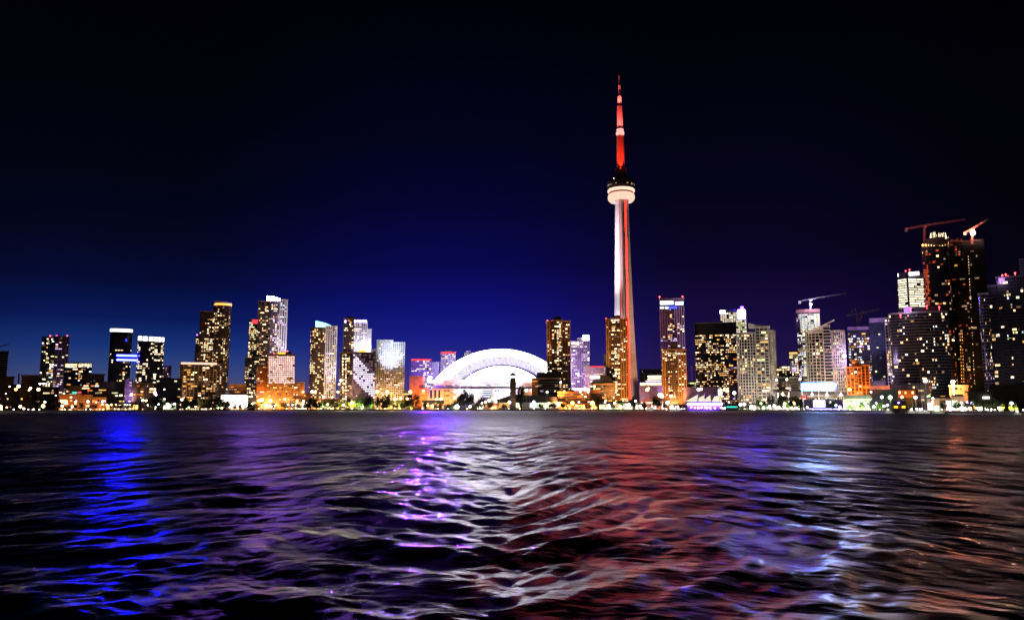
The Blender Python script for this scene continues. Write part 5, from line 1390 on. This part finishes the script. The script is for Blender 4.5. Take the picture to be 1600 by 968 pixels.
g = m.build('quay_wall', surf('wet quay stone', (.05, .045, .04), .5)); tag(g, kind='structure')
# lawn strips
for nm, p0, p1, d0, d1 in (('lawn', 530, 640, 2, 9), ('lawn', 1440, 1480, 2, 8)):
    a = [at(px, 640, shore(px) + d0) for px in (p0, p1)]; b = [at(px, 640, shore(px) + d1) for px in (p1, p0)]
    m = MB(); m.add([(v.x, v.y, GZ + .03) for v in a + b], [(0, 1, 2, 3)]); g = m.build(nm, surf('lawn grass', (.1, .16, .04), .9, 0, .4, .8)); tag(g, kind='structure')

# water: waves as real relief near the viewer, finer ones left to the shader
NY, NX = 900, 760
ys = 4.0 * (1500 / 4.0) ** (np.linspace(0, 1, NY))
th = np.linspace(-1.0, 1.0, NX); th = np.tan(th * 0.86)
YY = np.repeat(ys[:, None], NX, 1); XX = ys[:, None] * th[None, :]
XC = XX - .10 * YY + 5 * np.sin(YY * .11 + 1.3 + .05 * XX) + 1.2 * np.sin(YY * .31 + .2 * XX)
V = (YY + 1.9 * (np.sqrt(XC ** 2 + 26 ** 2) - 26) / (1 + np.abs(XX) / 60)) / (1 + .35 * np.clip(np.abs(XX) / 8, 0, 1)) + .8 * np.sin(XX * .23 + YY * .07) + .5 * np.sin(XX * .61 - YY * .19 + 2)      # crests bend away from the viewer on both sides
U = XX
dy = np.gradient(ys)[:, None] * np.ones((1, NX)) * 1.0
Z = np.zeros_like(YY)
nw = 130
for i in range(nw):
    lam = 0.28 * (8 / .28) ** (rng.random() ** 1.15)
    a = rng.normal(0, .55 if lam > 3 else .78)
    k = 2 * pi / lam
    slope = .030 * (.7 if lam > 3 else 1.05 if lam > .8 else 1.15)
    amp = slope / k
    ph = rng.random() * 6.28
    fade = np.clip((lam / (dy * 3.2)) - .6, 0, 1)
    group = .4 + .6 * np.sin(XX * rng.normal(0, .7) / lam + YY * rng.normal(0, .5) / lam + rng.random() * 6.28)
    Z += amp * fade * group * np.sin(k * (V * cos(a) + U * sin(a)) + ph)
verts = np.stack([XX, YY, Z], -1).reshape(-1, 3)
idx = np.arange(NY * NX).reshape(NY, NX)
faces = np.stack([idx[:-1, :-1], idx[:-1, 1:], idx[1:, 1:], idx[1:, :-1]], -1).reshape(-1, 4)
me = bpy.data.meshes.new('water')
me.vertices.add(len(verts)); me.vertices.foreach_set('co', verts.astype(np.float32).ravel())
me.loops.add(len(faces) * 4); me.loops.foreach_set('vertex_index', faces.astype(np.int32).ravel())
me.polygons.add(len(faces)); me.polygons.foreach_set('loop_start', np.arange(0, len(faces) * 4, 4, dtype=np.int32))
me.polygons.foreach_set('use_smooth', np.ones(len(faces), dtype=bool))
me.update(); me.validate()
wm_ = bpy.data.materials.new('lake water'); wm_.use_nodes = True
nt = wm_.node_tree; p = nt.nodes['Principled BSDF']
p.inputs['Base Color'].default_value = (.0015, .002, .005, 1)
p.inputs['IOR'].default_value = 1.5
p.inputs['Anisotropic'].default_value = .85
tg = N(nt, 'ShaderNodeCombineXYZ'); tg.inputs['X'].default_value = 1; nt.links.new(tg.outputs[0], p.inputs['Tangent'])
geo = N(nt, 'ShaderNodeNewGeometry')
sp = N(nt, 'ShaderNodeSeparateXYZ'); nt.links.new(geo.outputs['Position'], sp.inputs[0])
mr = N(nt, 'ShaderNodeMapRange'); mr.inputs['From Min'].default_value = 20; mr.inputs['From Max'].default_value = 300
mr.inputs['To Min'].default_value = WR0; mr.inputs['To Max'].default_value = WR1
nt.links.new(sp.outputs['Y'], mr.inputs['Value']); nt.links.new(mr.outputs['Result'], p.inputs['Roughness'])
# crest-aligned ripple bump
mx = N(nt, 'ShaderNodeMath', operation='MULTIPLY_ADD'); nt.links.new(sp.outputs['X'], mx.inputs[0]); nt.links.new(sp.outputs['X'], mx.inputs[1]); mx.inputs[2].default_value = 600
mq = N(nt, 'ShaderNodeMath', operation='SQRT'); nt.links.new(mx.outputs[0], mq.inputs[0])
ma = N(nt, 'ShaderNodeMath', operation='MULTIPLY_ADD'); ma.inputs[1].default_value = 1.5; nt.links.new(mq.outputs[0], ma.inputs[0]); nt.links.new(sp.outputs['Y'], ma.inputs[2])
cb = N(nt, 'ShaderNodeCombineXYZ'); nt.links.new(sp.outputs['X'], cb.inputs['X']); nt.links.new(ma.outputs[0], cb.inputs['Y'])
hs = None
for (sx, sy, amp, det) in ((.06, .026, 3.6, 3), (.16, .06, 1.8, 3), (.25, .2, .75, 3), (.45, .7, .17, 3), (.6, 1.8, .06, 4), (1.8, 5, .026, 4)):
    mp = N(nt, 'ShaderNodeMapping'); mp.inputs['Scale'].default_value = (sx, sy, 1); mp.inputs['Location'].default_value = (sx * 37, sy * 11, amp * 9)
    nt.links.new(cb.outputs[0], mp.inputs['Vector'])
    n1 = N(nt, 'ShaderNodeTexNoise'); n1.inputs['Scale'].default_value = 1.0; n1.inputs['Detail'].default_value = det; n1.inputs['Roughness'].default_value = .55
    nt.links.new(mp.outputs[0], n1.inputs['Vector'])
    mm = N(nt, 'ShaderNodeMath', operation='MULTIPLY_ADD'); mm.inputs[1].default_value = amp
    nt.links.new(n1.outputs['Fac'], mm.inputs[0])
    if hs: nt.links.new(hs.outputs[0], mm.inputs[2])
    else: mm.inputs[2].default_value = 0
    hs = mm
bp = N(nt, 'ShaderNodeBump'); bp.inputs['Strength'].default_value = 1; bp.inputs['Distance'].default_value = 1.0
nt.links.new(hs.outputs[0], bp.inputs['Height']); nt.links.new(bp.outputs[0], p.inputs['Normal'])
# dark mix by distance: shade put into the far water to dim its reflections
dk = N(nt, 'ShaderNodeBsdfDiffuse'); dk.inputs['Color'].default_value = (.001, .0015, .004, 1)
mf = N(nt, 'ShaderNodeMapRange'); mf.interpolation_type = 'SMOOTHSTEP'; mf.inputs['From Min'].default_value = 30; mf.inputs['From Max'].default_value = 500; mf.inputs['To Max'].default_value = .72
nt.links.new(sp.outputs['Y'], mf.inputs['Value'])
mxs = N(nt, 'ShaderNodeMixShader'); nt.links.new(mf.outputs[0], mxs.inputs[0]); nt.links.new(p.outputs[0], mxs.inputs[1]); nt.links.new(dk.outputs[0], mxs.inputs[2])
nt.links.new(mxs.outputs[0], nt.nodes['Material Output'].inputs['Surface'])
me.materials.append(wm_)
g = bpy.data.objects.new('water', me); COL.objects.link(g); tag(g, kind='structure')

# ================================================================== sky
w = bpy.data.worlds.new('World'); S.world = w; w.use_nodes = True
nt = w.node_tree; bg = nt.nodes['Background']
tc = N(nt, 'ShaderNodeTexCoord'); sp = N(nt, 'ShaderNodeSeparateXYZ'); nt.links.new(tc.outputs['Generated'], sp.inputs[0])
def L(*c):
    return tuple(((v / 255) / 12.92 if v / 255 < .04045 else ((v / 255 + .055) / 1.055) ** 2.4) for v in c)
def ramp(stops):
    r = N(nt, 'ShaderNodeValToRGB'); e = r.color_ramp.elements
    e.remove(e[1])
    e[0].position = max(0, el(stops[0][0])); e[0].color = (*L(*stops[0][1]), 1)
    for py, c in stops[1:]:
        q = e.new(min(1, el(py))); q.color = (*L(*c), 1)
    r.color_ramp.interpolation = 'EASE' if 0 else 'LINEAR'
    nt.links.new(sp.outputs['Z'], r.inputs['Fac']); return r
def el(py):
    d = ray(800, py).normalized(); return d.z
left = ramp([(640, (112, 100, 124)), (608, (76, 80, 120)), (580, (48, 68, 124)), (550, (22, 50, 116)), (510, (6, 24, 86)), (460, (3, 10, 52)), (400, (2, 5, 30)), (300, (1, 2, 14)), (150, (1, 1, 6)), (-100, (0, 0, 3))])
mid_ = ramp([(640, (84, 66, 116)), (600, (58, 50, 122)), (570, (42, 42, 134)), (530, (24, 27, 132)), (480, (13, 14, 112)), (420, (7, 7, 78)), (330, (4, 4, 48)), (220, (2, 2, 26)), (80, (1, 1, 12)), (-100, (0, 0, 4))])
right = ramp([(640, (46, 26, 76)), (580, (32, 20, 74)), (500, (21, 11, 60)), (420, (10, 4, 36)), (320, (6, 3, 24)), (200, (3, 2, 15)), (80, (1, 1, 8)), (-100, (0, 0, 3))])
fr = ramp([(640, (12, 8, 26)), (500, (6, 3, 17)), (350, (3, 2, 10)), (150, (1, 1, 5)), (-100, (0, 0, 2))])
az = N(nt, 'ShaderNodeMath', operation='ARCTAN2'); nt.links.new(sp.outputs['X'], az.inputs[0]); nt.links.new(sp.outputs['Y'], az.inputs[1])
def azp(px): return math.atan((px - 800) / F)
def mixaz(a, b, p0, p1):
    m_ = N(nt, 'ShaderNodeMapRange'); m_.interpolation_type = 'SMOOTHSTEP'
    m_.inputs['From Min'].default_value = azp(p0); m_.inputs['From Max'].default_value = azp(p1)
    nt.links.new(az.outputs[0], m_.inputs['Value'])
    x = N(nt, 'ShaderNodeMix', data_type='RGBA'); nt.links.new(m_.outputs[0], x.inputs['Factor'])
    nt.links.new(a, x.inputs['A']); nt.links.new(b, x.inputs['B']); return x.outputs['Result']
c = mixaz(left.outputs[0], mid_.outputs[0], 250, 700)
c = mixaz(c, right.outputs[0], 740, 1100)
c = mixaz(c, fr.outputs[0], 1180, 1640)
far_left = mixaz(fr.outputs[0], c, -350, 120)
sky = N(nt, 'ShaderNodeTexSky', sky_type='NISHITA'); sky.sun_disc = False; sky.sun_elevation = R(-4); sky.sun_rotation = R(-35)
ms = N(nt, 'ShaderNodeMix', data_type='RGBA', blend_type='MULTIPLY'); ms.inputs['Factor'].default_value = 1
nt.links.new(sky.outputs[0], ms.inputs['A']); ms.inputs['B'].default_value = (.04, .05, .1, 1)
ad = N(nt, 'ShaderNodeMix', data_type='RGBA', blend_type='ADD'); ad.inputs['Factor'].default_value = SKYN
nt.links.new(far_left, ad.inputs['A']); nt.links.new(ms.outputs['Result'], ad.inputs['B'])
nt.links.new(ad.outputs['Result'], bg.inputs['Color']); bg.inputs['Strength'].default_value = 1

S.view_settings.view_transform = 'Standard'; S.view_settings.look = 'None'; S.view_settings.exposure = 0
S.render.engine = 'CYCLES'
S.cycles.use_denoising = True
S.cycles.max_bounces = 4; S.cycles.diffuse_bounces = 1; S.cycles.glossy_bounces = 2
S.cycles.filter_width = 1.5
S.cycles.sample_clamp_indirect = 300
S.cycles.use_light_tree = True
